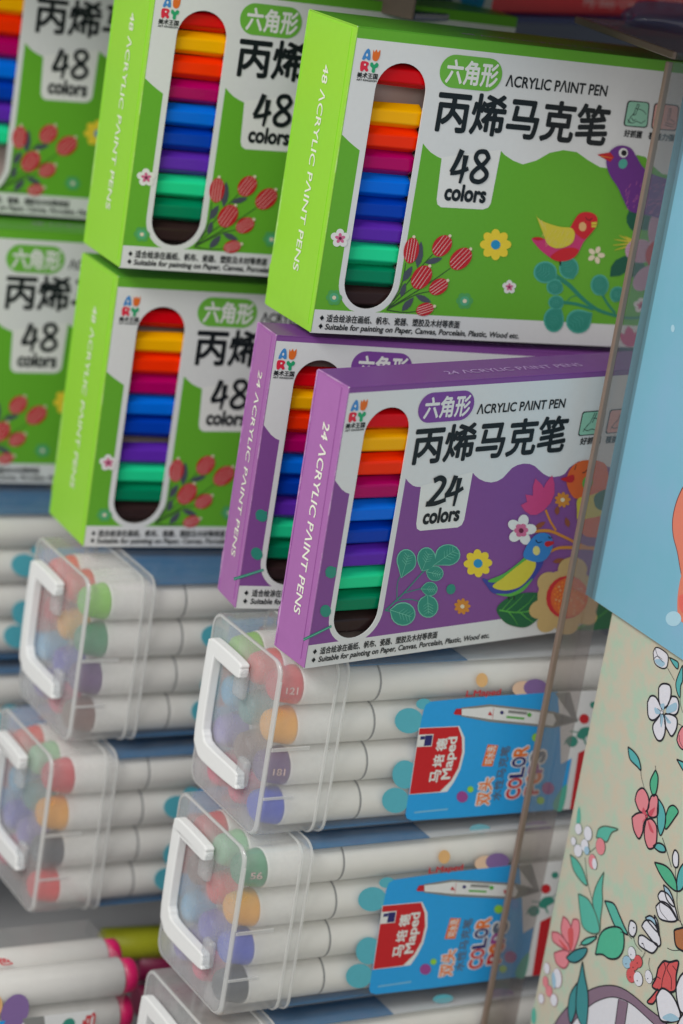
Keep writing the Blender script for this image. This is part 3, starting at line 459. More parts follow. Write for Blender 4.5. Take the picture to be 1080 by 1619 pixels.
PURPLE_ART = [
('g','count_digits'),('c',4,'ink',[(63.9,99.7),(67.7,101),(70.8,99.1),(70,95.2),(66.5,90.7),(62.6,86.5)],3.15,2.87),('c',4,'ink',[(61.3,86.9),(67.5,86.8),(74,88.4)],3.02,2.3),
('g','count_digits'),('c',4,'ink',[(78,101.5),(76.3,94.9),(73.5,90.8)],3.18,2.6),('c',4,'ink',[(72.8,90.6),(78.8,91.5),(84.4,94.1)],2.61,2.17),
('c',4,'ink',[(80.9,100),(80.5,92.1),(80,84.1)],3.34,1.45),('g','teal_branch_print'),('c',2,'teal',[(46.7,27.7),(57.1,36.8),(66.9,47.2),(72.9,51.2)],1.02,0.58),
('c',2,'teal',[(53.3,33.3),(51.7,42.9),(53.4,48.1)],0.58,0.44),('c',2,'teal',[(56.4,36.5),(67.7,38),(76,39.2)],0.58,0.44),
('c',2,'teal',[(47,27.7),(53.5,26.2),(56.9,25.1)],0.58,0.44),('c',2,'teal',[(52,32.3),(61.2,32.7),(69.7,30)],0.58,0.44),
('p',3,'teal_pale',[(50.2,52.3),(48.8,54.8),(48.2,57.3),(48.6,59.6),(49.9,61.3),(51.9,62.2),(54.3,62.1),(56.8,61.1),(59.1,59.3),(60.8,57),(61.7,54.4),(61.7,51.9),(60.7,50),(58.9,48.8),(53.4,45.6)]),
('p',4,'teal',[(50.7,52.6),(49.4,54.8),(48.9,57.1),(49.2,59.2),(50.4,60.8),(52.2,61.6),(54.4,61.5),(56.6,60.6),(58.7,59),(60.3,56.8),(61.1,54.5),(61.1,52.3),(60.2,50.5),(58.6,49.4),(53.5,46.1)]),
('l',5,'teal_pale',[(53.5,46.1),(55.6,59)],0.38,0.23),('l',5,'teal_pale',[(55.4,57.8),(58.7,58.4)],0.26,0.17),('l',5,'teal_pale',[(55.4,57.8),(52.6,60.5)],0.26,0.17),
('l',5,'teal_pale',[(55.2,56.4),(58.5,57)],0.26,0.17),('l',5,'teal_pale',[(55.2,56.4),(52.4,59.1)],0.26,0.17),('l',5,'teal_pale',[(54.9,54.9),(58.2,55.5)],0.26,0.17),
('l',5,'teal_pale',[(54.9,54.9),(52.2,57.6)],0.26,0.17),('l',5,'teal_pale',[(54.7,53.5),(58,54.1)],0.26,0.17),('l',5,'teal_pale',[(54.7,53.5),(51.9,56.2)],0.26,0.17),
('p',3,'teal_pale',[(63.4,52.6),(62.1,55.1),(61.7,57.6),(62.2,59.8),(63.6,61.3),(65.6,62),(68,61.8),(70.4,60.6),(72.5,58.7),(74,56.3),(74.8,53.8),(74.6,51.5),(73.5,49.6),(71.7,48.6),(66.4,48.3)]),
('p',4,'teal',[(63.8,52.9),(62.7,55.1),(62.3,57.4),(62.8,59.3),(64,60.8),(65.8,61.4),(68,61.2),(70.2,60.1),(72.1,58.4),(73.5,56.2),(74.2,53.9),(74,51.8),(73,50.2),(71.4,49.2),(66.5,48.6)]),
('l',5,'teal_pale',[(66.5,48.6),(69.1,58.5)],0.38,0.23),('l',5,'teal_pale',[(68.8,57.4),(72.1,57.8)],0.26,0.18),('l',5,'teal_pale',[(68.8,57.4),(66.3,60.1)],0.26,0.18),
('l',5,'teal_pale',[(68.5,56.1),(71.7,56.5)],0.26,0.18),('l',5,'teal_pale',[(68.5,56.1),(66,58.8)],0.26,0.18),('l',5,'teal_pale',[(68.1,54.8),(71.4,55.2)],0.26,0.18),
('l',5,'teal_pale',[(68.1,54.8),(65.7,57.5)],0.26,0.18),('l',5,'teal_pale',[(67.8,53.5),(71.1,53.9)],0.26,0.18),('l',5,'teal_pale',[(67.8,53.5),(65.3,56.2)],0.26,0.18),
('p',3,'teal_pale',[(73.6,57.3),(74,59.5),(75.5,61.2),(78,62.2),(81,62.3),(84.3,61.6),(87.2,60.1),(89.5,57.9),(90.7,55.6),(90.8,53.3),(89.6,51.3),(87.4,50.1),(84.5,49.6),(81.3,50.1),(73.3,50.9)]),
('p',4,'teal',[(74.4,57.2),(74.7,59.2),(76.1,60.8),(78.4,61.7),(81.1,61.8),(84.1,61.1),(86.7,59.7),(88.8,57.8),(89.9,55.6),(90,53.5),(89,51.8),(87,50.6),(84.3,50.2),(81.4,50.6),(73.7,51.1)]),
('l',5,'teal_pale',[(73.7,51.1),(86.4,58.4)],0.38,0.24),('l',5,'teal_pale',[(85,57.6),(89.8,55.8)],0.27,0.18),('l',5,'teal_pale',[(85,57.6),(84.1,61.6)],0.27,0.18),
('l',5,'teal_pale',[(83.3,56.7),(88.1,54.9)],0.27,0.18),('l',5,'teal_pale',[(83.3,56.7),(82.4,60.7)],0.27,0.18),('l',5,'teal_pale',[(81.6,55.7),(86.4,53.9)],0.27,0.18),
('l',5,'teal_pale',[(81.6,55.7),(80.8,59.7)],0.27,0.18),('l',5,'teal_pale',[(80,54.8),(84.8,53)],0.27,0.18),('l',5,'teal_pale',[(80,54.8),(79.1,58.8)],0.27,0.18),
('p',3,'teal_pale',[(71.6,49.9),(73.4,50.5),(75.5,50.4),(77.6,49.8),(79.5,48.5),(80.9,47),(81.6,45.3),(81.4,43.6),(80.5,42.4),(79,41.6),(77,41.4),(74.8,41.9),(72.8,42.9),(71.2,44.4),(69.2,47.8)]),
('p',4,'teal',[(72,49.6),(73.6,50.1),(75.5,50),(77.4,49.4),(79.2,48.3),(80.4,46.9),(81,45.3),(80.9,43.9),(80.1,42.7),(78.7,42),(76.9,41.8),(74.9,42.3),(73.1,43.2),(71.6,44.5),(69.6,47.7)]),
('l',5,'teal_pale',[(69.6,47.7),(79.8,44.9)],0.38,0.24),('l',5,'teal_pale',[(78.5,45.2),(80.2,42.6)],0.27,0.18),('l',5,'teal_pale',[(78.5,45.2),(80.4,46.8)],0.27,0.18),
('l',5,'teal_pale',[(76.9,45.7),(78.6,43.1)],0.27,0.18),('l',5,'teal_pale',[(76.9,45.7),(78.8,47.3)],0.27,0.18),('l',5,'teal_pale',[(75.3,46.1),(77,43.5)],0.27,0.18),
('l',5,'teal_pale',[(75.3,46.1),(77.3,47.7)],0.27,0.18),('l',5,'teal_pale',[(73.7,46.6),(75.5,44)],0.27,0.18),('l',5,'teal_pale',[(73.7,46.6),(75.7,48.1)],0.27,0.18),
('p',3,'teal_pale',[(69.7,40.4),(71,41.2),(72.7,41.5),(74.6,41.2),(76.5,40.3),(78.1,39),(79.1,37.5),(79.4,35.9),(79,34.5),(77.9,33.5),(76.3,33),(74.4,33.1),(72.4,33.8),(70.7,35),(67.7,38)]),
('p',4,'teal',[(70.1,40.1),(71.3,40.9),(72.8,41.1),(74.6,40.8),(76.3,40.1),(77.7,38.9),(78.6,37.4),(78.9,36),(78.5,34.7),(77.5,33.8),(76.1,33.4),(74.3,33.5),(72.6,34.1),(71,35.2),(68,37.9)]),
('l',5,'teal_pale',[(68,37.9),(77.7,36.8)],0.38,0.24),('l',5,'teal_pale',[(76.5,37),(78.6,34.8)],0.27,0.18),('l',5,'teal_pale',[(76.5,37),(77.8,38.8)],0.27,0.18),
('l',5,'teal_pale',[(75.1,37.1),(77.1,34.9)],0.27,0.18),('l',5,'teal_pale',[(75.1,37.1),(76.3,38.9)],0.27,0.18),('l',5,'teal_pale',[(73.7,37.3),(75.7,35.1)],0.27,0.18),
('l',5,'teal_pale',[(73.7,37.3),(74.9,39.1)],0.27,0.18),('l',5,'teal_pale',[(72.3,37.5),(74.3,35.3)],0.27,0.18),('l',5,'teal_pale',[(72.3,37.5),(73.5,39.3)],0.27,0.18),
('p',3,'teal_pale',[(78.1,31.8),(80.3,29.7),(81.8,27.2),(82.3,24.7),(81.7,22.5),(80.2,20.9),(78,20.1),(75.3,20.4),(72.6,21.5),(70.2,23.4),(68.5,25.7),(67.7,28.3),(67.9,30.6),(69.1,32.4),(73,34.2)]),
('p',4,'teal',[(77.9,31.3),(79.8,29.4),(81.1,27.2),(81.6,24.9),(81.1,22.9),(79.7,21.4),(77.7,20.8),(75.3,21),(72.8,22),(70.7,23.7),(69.1,25.8),(68.4,28.1),(68.5,30.3),(69.6,31.9),(73.1,33.9)]),
('l',5,'teal_pale',[(73.1,33.9),(76,22.7)],0.38,0.24),('l',5,'teal_pale',[(75.6,24.1),(72.9,22.4)],0.27,0.18),('l',5,'teal_pale',[(75.6,24.1),(79.4,21.9)],0.27,0.18),
('l',5,'teal_pale',[(75.2,25.8),(72.5,24.1)],0.27,0.18),('l',5,'teal_pale',[(75.2,25.8),(79,23.6)],0.27,0.18),('l',5,'teal_pale',[(74.8,27.5),(72.1,25.8)],0.27,0.18),
('l',5,'teal_pale',[(74.8,27.5),(78.5,25.3)],0.27,0.18),('l',5,'teal_pale',[(74.3,29.2),(71.6,27.4)],0.27,0.18),('l',5,'teal_pale',[(74.3,29.2),(78.1,27)],0.27,0.18),
('p',3,'teal_pale',[(53.3,30.9),(56.1,31.5),(59.3,31.1),(62.4,29.8),(65,27.7),(66.8,25.2),(67.5,22.5),(67,20.2),(65.4,18.4),(62.8,17.4),(59.8,17.5),(56.6,18.5),(53.7,20.4),(51.6,22.8),(49.6,28)]),
('p',4,'teal',[(53.9,30.3),(56.4,30.8),(59.2,30.5),(62.1,29.3),(64.5,27.4),(66.1,25.1),(66.8,22.7),(66.3,20.6),(64.8,18.9),(62.5,18.1),(59.7,18.1),(56.8,19.1),(54.2,20.7),(52.3,22.9),(50,27.8)]),
('l',5,'teal_pale',[(50,27.8),(64.7,22.2)],0.38,0.23),('l',5,'teal_pale',[(62.8,23),(64.9,18.9)],0.27,0.18),('l',5,'teal_pale',[(62.8,23),(66.1,25)],0.27,0.18),
('l',5,'teal_pale',[(60.5,23.8),(62.6,19.8)],0.27,0.18),('l',5,'teal_pale',[(60.5,23.8),(63.8,25.8)],0.27,0.18),('l',5,'teal_pale',[(58.2,24.7),(60.3,20.7)],0.26,0.18),
('l',5,'teal_pale',[(58.2,24.7),(61.4,26.7)],0.26,0.18),('l',5,'teal_pale',[(55.9,25.6),(58,21.6)],0.26,0.18),('l',5,'teal_pale',[(55.9,25.6),(59.1,27.6)],0.26,0.18),
('g','leaf_print'),('e',3,'teal',[88.6,35.5,3.45,2.71,141]),('p',3,'teal',[(87.2,32.9),(89.3,33.4),(90.4,34.6),(90.6,36.4),(90.1,38.2),(88.3,37.6),(86.9,36.5),(86.5,35)]),
('g','small_flower_print'),('e',2,'yellow',[110,48.6,4.17,2.39,166]),('e',2,'yellow',[109.3,45.1,4.39,2.28,146]),('e',2,'yellow',[105.5,43.9,3.82,2.61,127]),
('e',2,'yellow',[100.9,45.6,3.37,2.94,179]),('e',2,'yellow',[98.2,49.3,4.13,2.38,166]),('e',2,'yellow',[99,52.7,4.33,2.26,146]),('e',2,'yellow',[102.7,54,3.79,2.6,127]),
('e',2,'yellow',[107.3,52.2,3.38,2.93,179]),('e',3,'sky',[104.1,48.9,3.42,2.39,151]),('g','white_flower_print'),('e',5,'white',[130.2,71.3,4.15,3.29,138]),
('e',5,'white',[136.1,65.9,4.73,2.93,164]),('e',5,'white',[133.7,60.6,4.72,2.93,141]),('e',5,'white',[126.4,62.7,4.17,3.28,168]),('e',5,'white',[124.2,69.3,4.9,2.77,152]),
('e',6,'pink',[132.7,65.7,2.3,1.44,162]),('e',6,'pink',[131.9,63.5,2.3,1.44,162]),('e',6,'pink',[129,63.6,2.29,1.44,162]),('e',6,'pink',[127,66,2.28,1.44,162]),
('e',6,'pink',[127.7,68.2,2.28,1.44,162]),('e',6,'pink',[130.6,68.1,2.29,1.44,162]),('e',7,'maroon',[129.8,65.7,1.89,1.34,145]),('g','orange_flower_print'),
('e',2,'orange_dim',[159.2,81.1,2.42,1.11,172]),('e',2,'orange_dim',[159,79.2,2.57,1.05,150]),('e',2,'orange_dim',[157.2,78.4,2.24,1.2,126]),
('e',2,'orange_dim',[154.7,78.8,1.77,1.52,-108]),('e',2,'orange_dim',[152.7,80.4,2.18,1.22,-175]),('e',2,'orange_dim',[152.2,82.4,2.54,1.05,161]),
('e',2,'orange_dim',[153.2,83.8,2.44,1.09,139]),('e',2,'orange_dim',[155.5,84,1.97,1.36,110]),('e',2,'orange_dim',[157.9,82.9,1.92,1.4,-158]),
('e',3,'cream',[155.7,81.2,1.67,1.15,154]),('g','orange_flower_print'),('e',2,'orange_dim',[102.3,23.9,2.41,1.15,170]),('e',2,'orange_dim',[102,22,2.6,1.07,147]),
('e',2,'orange_dim',[100.2,21.2,2.3,1.2,123]),('e',2,'orange_dim',[97.8,21.7,1.82,1.52,-104]),('e',2,'orange_dim',[95.8,23.4,2.17,1.27,-177]),
('e',2,'orange_dim',[95.3,25.4,2.54,1.08,158]),('e',2,'orange_dim',[96.4,26.9,2.48,1.1,136]),('e',2,'orange_dim',[98.6,27.1,2.04,1.35,108]),
('e',2,'orange_dim',[101,25.9,1.92,1.44,-157]),('e',3,'cream',[98.8,24.2,1.63,1.14,150]),('g','lotus_print'),
('p',3,'tulip',[(143.4,75.9),(139.3,80.2),(135.2,82.2),(130.3,82.1),(126.5,80.6),(130,77),(134.6,74.3),(138.9,73.9)]),
('p',3,'tulip',[(143.4,75.9),(141.4,80.4),(138.1,83.6),(133.1,85.7),(128.4,86.6),(130.2,82.8),(133.5,79),(137.7,76.7)]),
('p',3,'tulip',[(143.7,75.9),(144.7,81.3),(143,86.3),(138.5,91.6),(133.2,95.5),(132.6,90.8),(133.9,85.1),(137.4,80.3)]),
('p',3,'tulip',[(143.9,76.3),(147.7,80.4),(148.9,85.2),(147.5,91.3),(144.7,96.4),(141.6,92.7),(139.8,87.5),(140.5,82.2)]),
('p',3,'tulip',[(143.7,76.3),(146.1,79.1),(146.4,82.3),(144.7,86.2),(142.1,89.4),(140.2,86.9),(139.5,83.4),(140.6,80)]),
('p',3,'tulip',[(143.6,76.1),(142.7,79.8),(140.4,82.5),(136.6,84.6),(132.7,85.7),(133.7,82.6),(135.9,79.4),(139.1,77.3)]),
('c',2,'orange_dim',[(144.9,76.2),(150,69),(155.4,63.2)],1.38,1.22),('g','branch_print'),
('p',2,'brown',[(139.4,65.5),(142.2,65.3),(144.3,66),(145.9,67.5),(146.6,69.2),(144.1,69.3),(141.6,68.7),(140.1,67.5)]),
('p',2,'brown',[(153.8,72.3),(155.1,73.5),(155.2,74.9),(154.3,76.5),(152.8,77.9),(151.8,76.8),(151.4,75.4),(152,73.9)]),
('p',2,'brown',[(164.2,64.1),(164.7,65.9),(164.1,67.6),(162.5,69.3),(160.6,70.6),(160.2,69),(160.6,67.1),(161.9,65.5)]),
('p',2,'brown',[(157.3,44.2),(160.2,43.1),(162.6,43),(164.9,43.8),(166.4,45),(163.9,45.8),(161,46.1),(158.9,45.6)]),
('c',3,'orange_dim',[(137.2,64.2),(150,63.5),(161.4,59.1),(173.2,53.7),(186.8,48.7)],1.99,1.22),
('c',3,'orange_dim',[(152.9,50.3),(159.9,52.4),(172.2,51.4),(186.5,49.7)],1.71,2.17),('g','blue_bird_print'),
('s',4,'blue_deep',[(109.1,39.6),(117.4,37.7),(129.3,42.5),(138.3,48.9),(145.7,49.1),(150.5,45.3),(147.3,37.8),(140.1,30.5),(128.3,28.1),(118.7,29.9),(113.4,34.5)]),
('s',5,'leaf_mid',[(113.3,38),(123.1,40.8),(131.6,45.8),(136.9,49.6),(139.2,47.4),(132.6,42.2),(123.9,37.9),(117.8,36.3)]),
('s',5,'leaf_mid',[(120.5,29.4),(129.9,28.4),(137.6,30.7),(144.5,35.8),(143.6,33.1),(139,28.5),(130.4,26.6)]),
('s',6,'wing_yellow',[(117.1,34.2),(123.7,38.7),(132,44.4),(138.5,47.9),(143.9,46.7),(145.2,42.1),(141.9,36),(135.7,31.5),(125.9,30.8)]),
('s',6,'bird_blue',[(135.2,49.7),(136.1,56.6),(141.1,62.2),(147.7,62.6),(152.9,59.1),(154.8,52.7),(151.5,46.6),(145,45.6)]),('e',7,'straw',[143.5,52.6,3.22,2.21,130]),
('s',7,'berry',[(148.5,55.9),(149.7,57.5),(154.4,57),(155,55.5),(151,54.1)]),('c',7,'dark',[(141.5,59.1),(143.7,57.3),(146.3,57.7)],0.61,0.46),
('c',7,'dark',[(150.2,60.3),(151.6,59.1),(153,59.8)],0.62,0.46),('l',4,'dark',[(129.8,27.5),(131,24.6)],0.77,0.77),('l',4,'dark',[(133.5,27.2),(134.7,24.3)],0.77,0.77),
('g','orange_bird_print'),
('s',4,'bird_orange',[(156.3,90.4),(155.6,96),(158.1,100.9),(163.6,103.3),(170.4,103.2),(177.6,102),(183.5,97.6),(187.9,83.5),(177.9,82.1),(166.9,80.9),(161.6,83.3)]),
('s',4,'wing_yellow',[(166.6,80.9),(175.5,82.4),(187.9,83.5),(192.6,68.2),(179.9,68),(170.4,67.1),(167.5,74.2)]),
('s',5,'leaf_dark',[(178.5,82),(187.6,84.4),(191.4,72.1),(181.4,74.4)]),('s',4,'bird_orange',[(170.4,67.1),(180.8,68.7),(192.6,68.2),(196.1,56.7),(179.7,57.1),(173.2,61.8)]),
('s',5,'berry',[(151.3,93.6),(155.9,95),(159.6,95.6),(161,92.8),(158.7,91.1)]),('e',5,'leaf_mid',[171.1,90.2,4.19,3.59,128]),('e',6,'teal',[171.2,90,1.87,1.6,121]),
('c',5,'dark',[(165.9,96.3),(167.8,96.6),(169.4,98.4)],0.62,0.41),('l',5,'dark',[(159.9,98.5),(160.4,101.7)],0.51,0.31),('g','big_flower_print'),
('s',3,'leaf_dark',[(123.4,19.6),(128.5,25.2),(138.7,27.6),(153.5,25.6),(157.2,18.4),(155.9,11.6),(149,6.5),(141.2,6.9),(130.8,11.2)]),
('c',4,'leaf_mid',[(125.4,19),(138.6,16.1),(156.3,15.7)],0.9,0.5),('c',4,'leaf_mid',[(130.5,18),(136.8,22.7),(141,27)],0.7,0.2),
('c',4,'leaf_mid',[(138.6,16.4),(145,20.7),(149.1,25.5)],0.71,0.2),('c',4,'leaf_mid',[(131.7,17.6),(136.1,13.6),(140.9,8.1)],0.71,0.2),
('c',4,'leaf_mid',[(140.9,15.8),(146.4,11.8),(151.7,8.6)],0.71,0.2),('c',4,'leaf_mid',[(145.3,15.6),(151,18.9),(154.4,22.3)],0.71,0.2),
('c',4,'leaf_mid',[(127.1,18.7),(130.4,22.3),(133.7,25.9)],0.7,0.2),('s',3,'leaf_dark',[(183.2,0.4),(190.2,3.6),(196,10.7),(200.4,18.9),(213.4,14.2),(218,-0.5),(199.8,-1.9)]),
('c',4,'leaf_mid',[(185.3,0.7),(197.8,4.9),(211.4,13.4)],0.84,0.42),('e',4,'tan',[173.1,38.1,11.56,7.37,159]),('e',4,'tan',[157.8,31.8,9.45,6.18,157]),
('e',4,'tan',[155.6,16.2,8.79,5.91,169]),('e',4,'tan',[162.1,7.3,7.72,5.96,161]),('e',4,'tan',[177.1,3.8,9.16,5.52,161]),('e',4,'tan',[189.7,8.9,10.28,5.32,149]),
('e',4,'tan',[190.2,22.5,11.18,7.03,159]),('e',4,'tan',[174.3,20.9,24.88,16.35,155]),('e',5,'red',[173,21.4,16.85,12.06,149]),('e',6,'bird_orange',[174.7,21.3,15.26,11.12,148]),
('e',7,'peach',[174.5,21.3,0.96,0.54,165]),('e',7,'orange',[173.7,20.5,1.01,0.51,149]),('e',7,'orange',[174.1,23.1,0.91,0.56,134]),('e',7,'peach',[176.5,19.4,0.76,0.68,142]),
('e',7,'orange',[171.6,22,0.88,0.58,172]),('e',7,'orange',[176.7,22.7,1,0.51,157]),('e',7,'peach',[174.5,18.3,0.98,0.53,141]),('e',7,'orange',[171.9,24.5,0.83,0.62,129]),
('e',7,'orange',[178.6,19.8,0.8,0.64,174]),('e',7,'peach',[171.1,20.1,0.95,0.54,165]),('e',7,'orange',[175.3,24.9,1.01,0.51,149]),('e',7,'orange',[177.1,17,0.92,0.56,134]),
('e',7,'peach',[169.6,23.9,0.76,0.67,142]),('e',7,'orange',[179.2,22,0.89,0.58,172]),('e',7,'orange',[172.7,17.5,1,0.51,157]),('e',7,'peach',[172.3,26.4,0.97,0.53,141]),
('e',7,'orange',[179.8,17.6,0.84,0.62,129]),('e',7,'orange',[168.8,21.5,0.8,0.64,174]),('e',7,'peach',[177.6,24.9,0.96,0.54,165]),('e',7,'orange',[175.9,15.6,1.01,0.51,149]),
('e',7,'orange',[169.2,26.1,0.91,0.56,134]),('e',7,'peach',[181.1,20,0.77,0.68,143]),('e',7,'orange',[170.2,18.2,0.88,0.58,171]),('e',7,'orange',[174.2,27.3,1,0.51,157]),
('e',7,'peach',[179.6,15.4,0.98,0.53,141]),('e',7,'orange',[167.3,23.8,0.83,0.61,129]),('e',7,'orange',[180.2,23.6,0.8,0.64,174]),('e',7,'peach',[173.6,15.2,0.96,0.54,164]),
('e',7,'orange',[170.1,28,1,0.51,149]),('e',7,'orange',[182.2,17.5,0.92,0.57,134]),('e',7,'peach',[167.6,20,0.76,0.67,141]),('e',7,'orange',[176.9,27.2,0.88,0.58,172]),
('e',7,'orange',[178,13.9,1.01,0.52,157]),('e',7,'peach',[166.8,26.4,0.97,0.52,141]),('e',7,'orange',[182.5,21.3,0.84,0.62,129]),('e',7,'orange',[170.6,16,0.8,0.64,173]),
('e',7,'peach',[172.2,29.2,0.95,0.54,165]),('e',7,'orange',[182,14.9,1.02,0.51,149]),('e',7,'orange',[165.7,22.7,0.91,0.56,134]),('e',7,'peach',[180,25.8,0.76,0.68,143]),
('e',7,'orange',[175.3,13.2,0.89,0.58,171]),('e',7,'orange',[167.7,28.8,0.99,0.51,157]),('e',7,'peach',[184,18.4,0.99,0.53,141]),('e',7,'orange',[167.5,18,0.83,0.62,128]),
('e',7,'orange',[175.3,29.2,0.8,0.64,174]),('e',7,'peach',[180.5,12.8,0.96,0.54,164]),('e',7,'orange',[164.8,25.7,1,0.51,149]),('e',7,'orange',[182.9,23.3,0.92,0.56,134]),
('e',7,'peach',[171.9,13.8,0.76,0.68,141]),('e',7,'orange',[169.8,30.4,0.88,0.58,172]),('e',7,'orange',[184.2,15.3,1.01,0.52,157]),('e',7,'peach',[165,20.9,0.97,0.52,141]),
('e',7,'orange',[178.9,28,0.83,0.62,129]),('e',7,'orange',[177.7,11.7,0.81,0.65,173]),('e',7,'peach',[165.3,28.7,0.95,0.53,165]),('e',7,'orange',[185.1,20,1.02,0.51,149]),
('e',7,'orange',[168.3,15.6,0.91,0.56,134]),('e',7,'peach',[173.1,31,0.76,0.67,143]),('e',7,'orange',[183.1,12.6,0.89,0.59,171]),('e',7,'orange',[163.4,24.3,0.99,0.51,157]),
('e',7,'peach',[182.5,25.6,0.98,0.53,142]),('e',7,'orange',[174,11.8,0.84,0.62,129]),('e',7,'orange',[167.2,31,0.79,0.64,175]),('e',7,'peach',[186,16.4,0.97,0.54,165]),
('e',7,'orange',[165,18.6,1,0.51,149]),('e',7,'orange',[177.1,30.3,0.91,0.56,134]),('e',7,'peach',[180.4,10.7,0.77,0.68,142]),('e',7,'orange',[163.2,27.8,0.87,0.58,172]),
('e',7,'orange',[185.4,22.3,1.01,0.52,157]),('e',7,'peach',[169.9,13.2,0.98,0.53,141]),('g','side_sprig_print'),('e',2,'teal',[7.1,53.9,4.03,2.98,136]),
('p',2,'teal',[(4.2,51.9),(7.2,51.5),(9.1,52.2),(10.1,54.1),(10.2,56.3),(7.6,56.5),(5.3,55.9),(4.2,54.5)]),('g','side_leaf_print'),('e',2,'teal',[7.8,32,4.09,2.99,135]),
('g','side_stem_print'),('c',2,'teal',[(-3.4,17.1),(4.1,19.6),(13.2,22.8)],1.87,1.4),('c',3,'teal_pale',[(-3.4,17.1),(4.1,19.6),(13.2,22.8)],0.47,0.47),
]
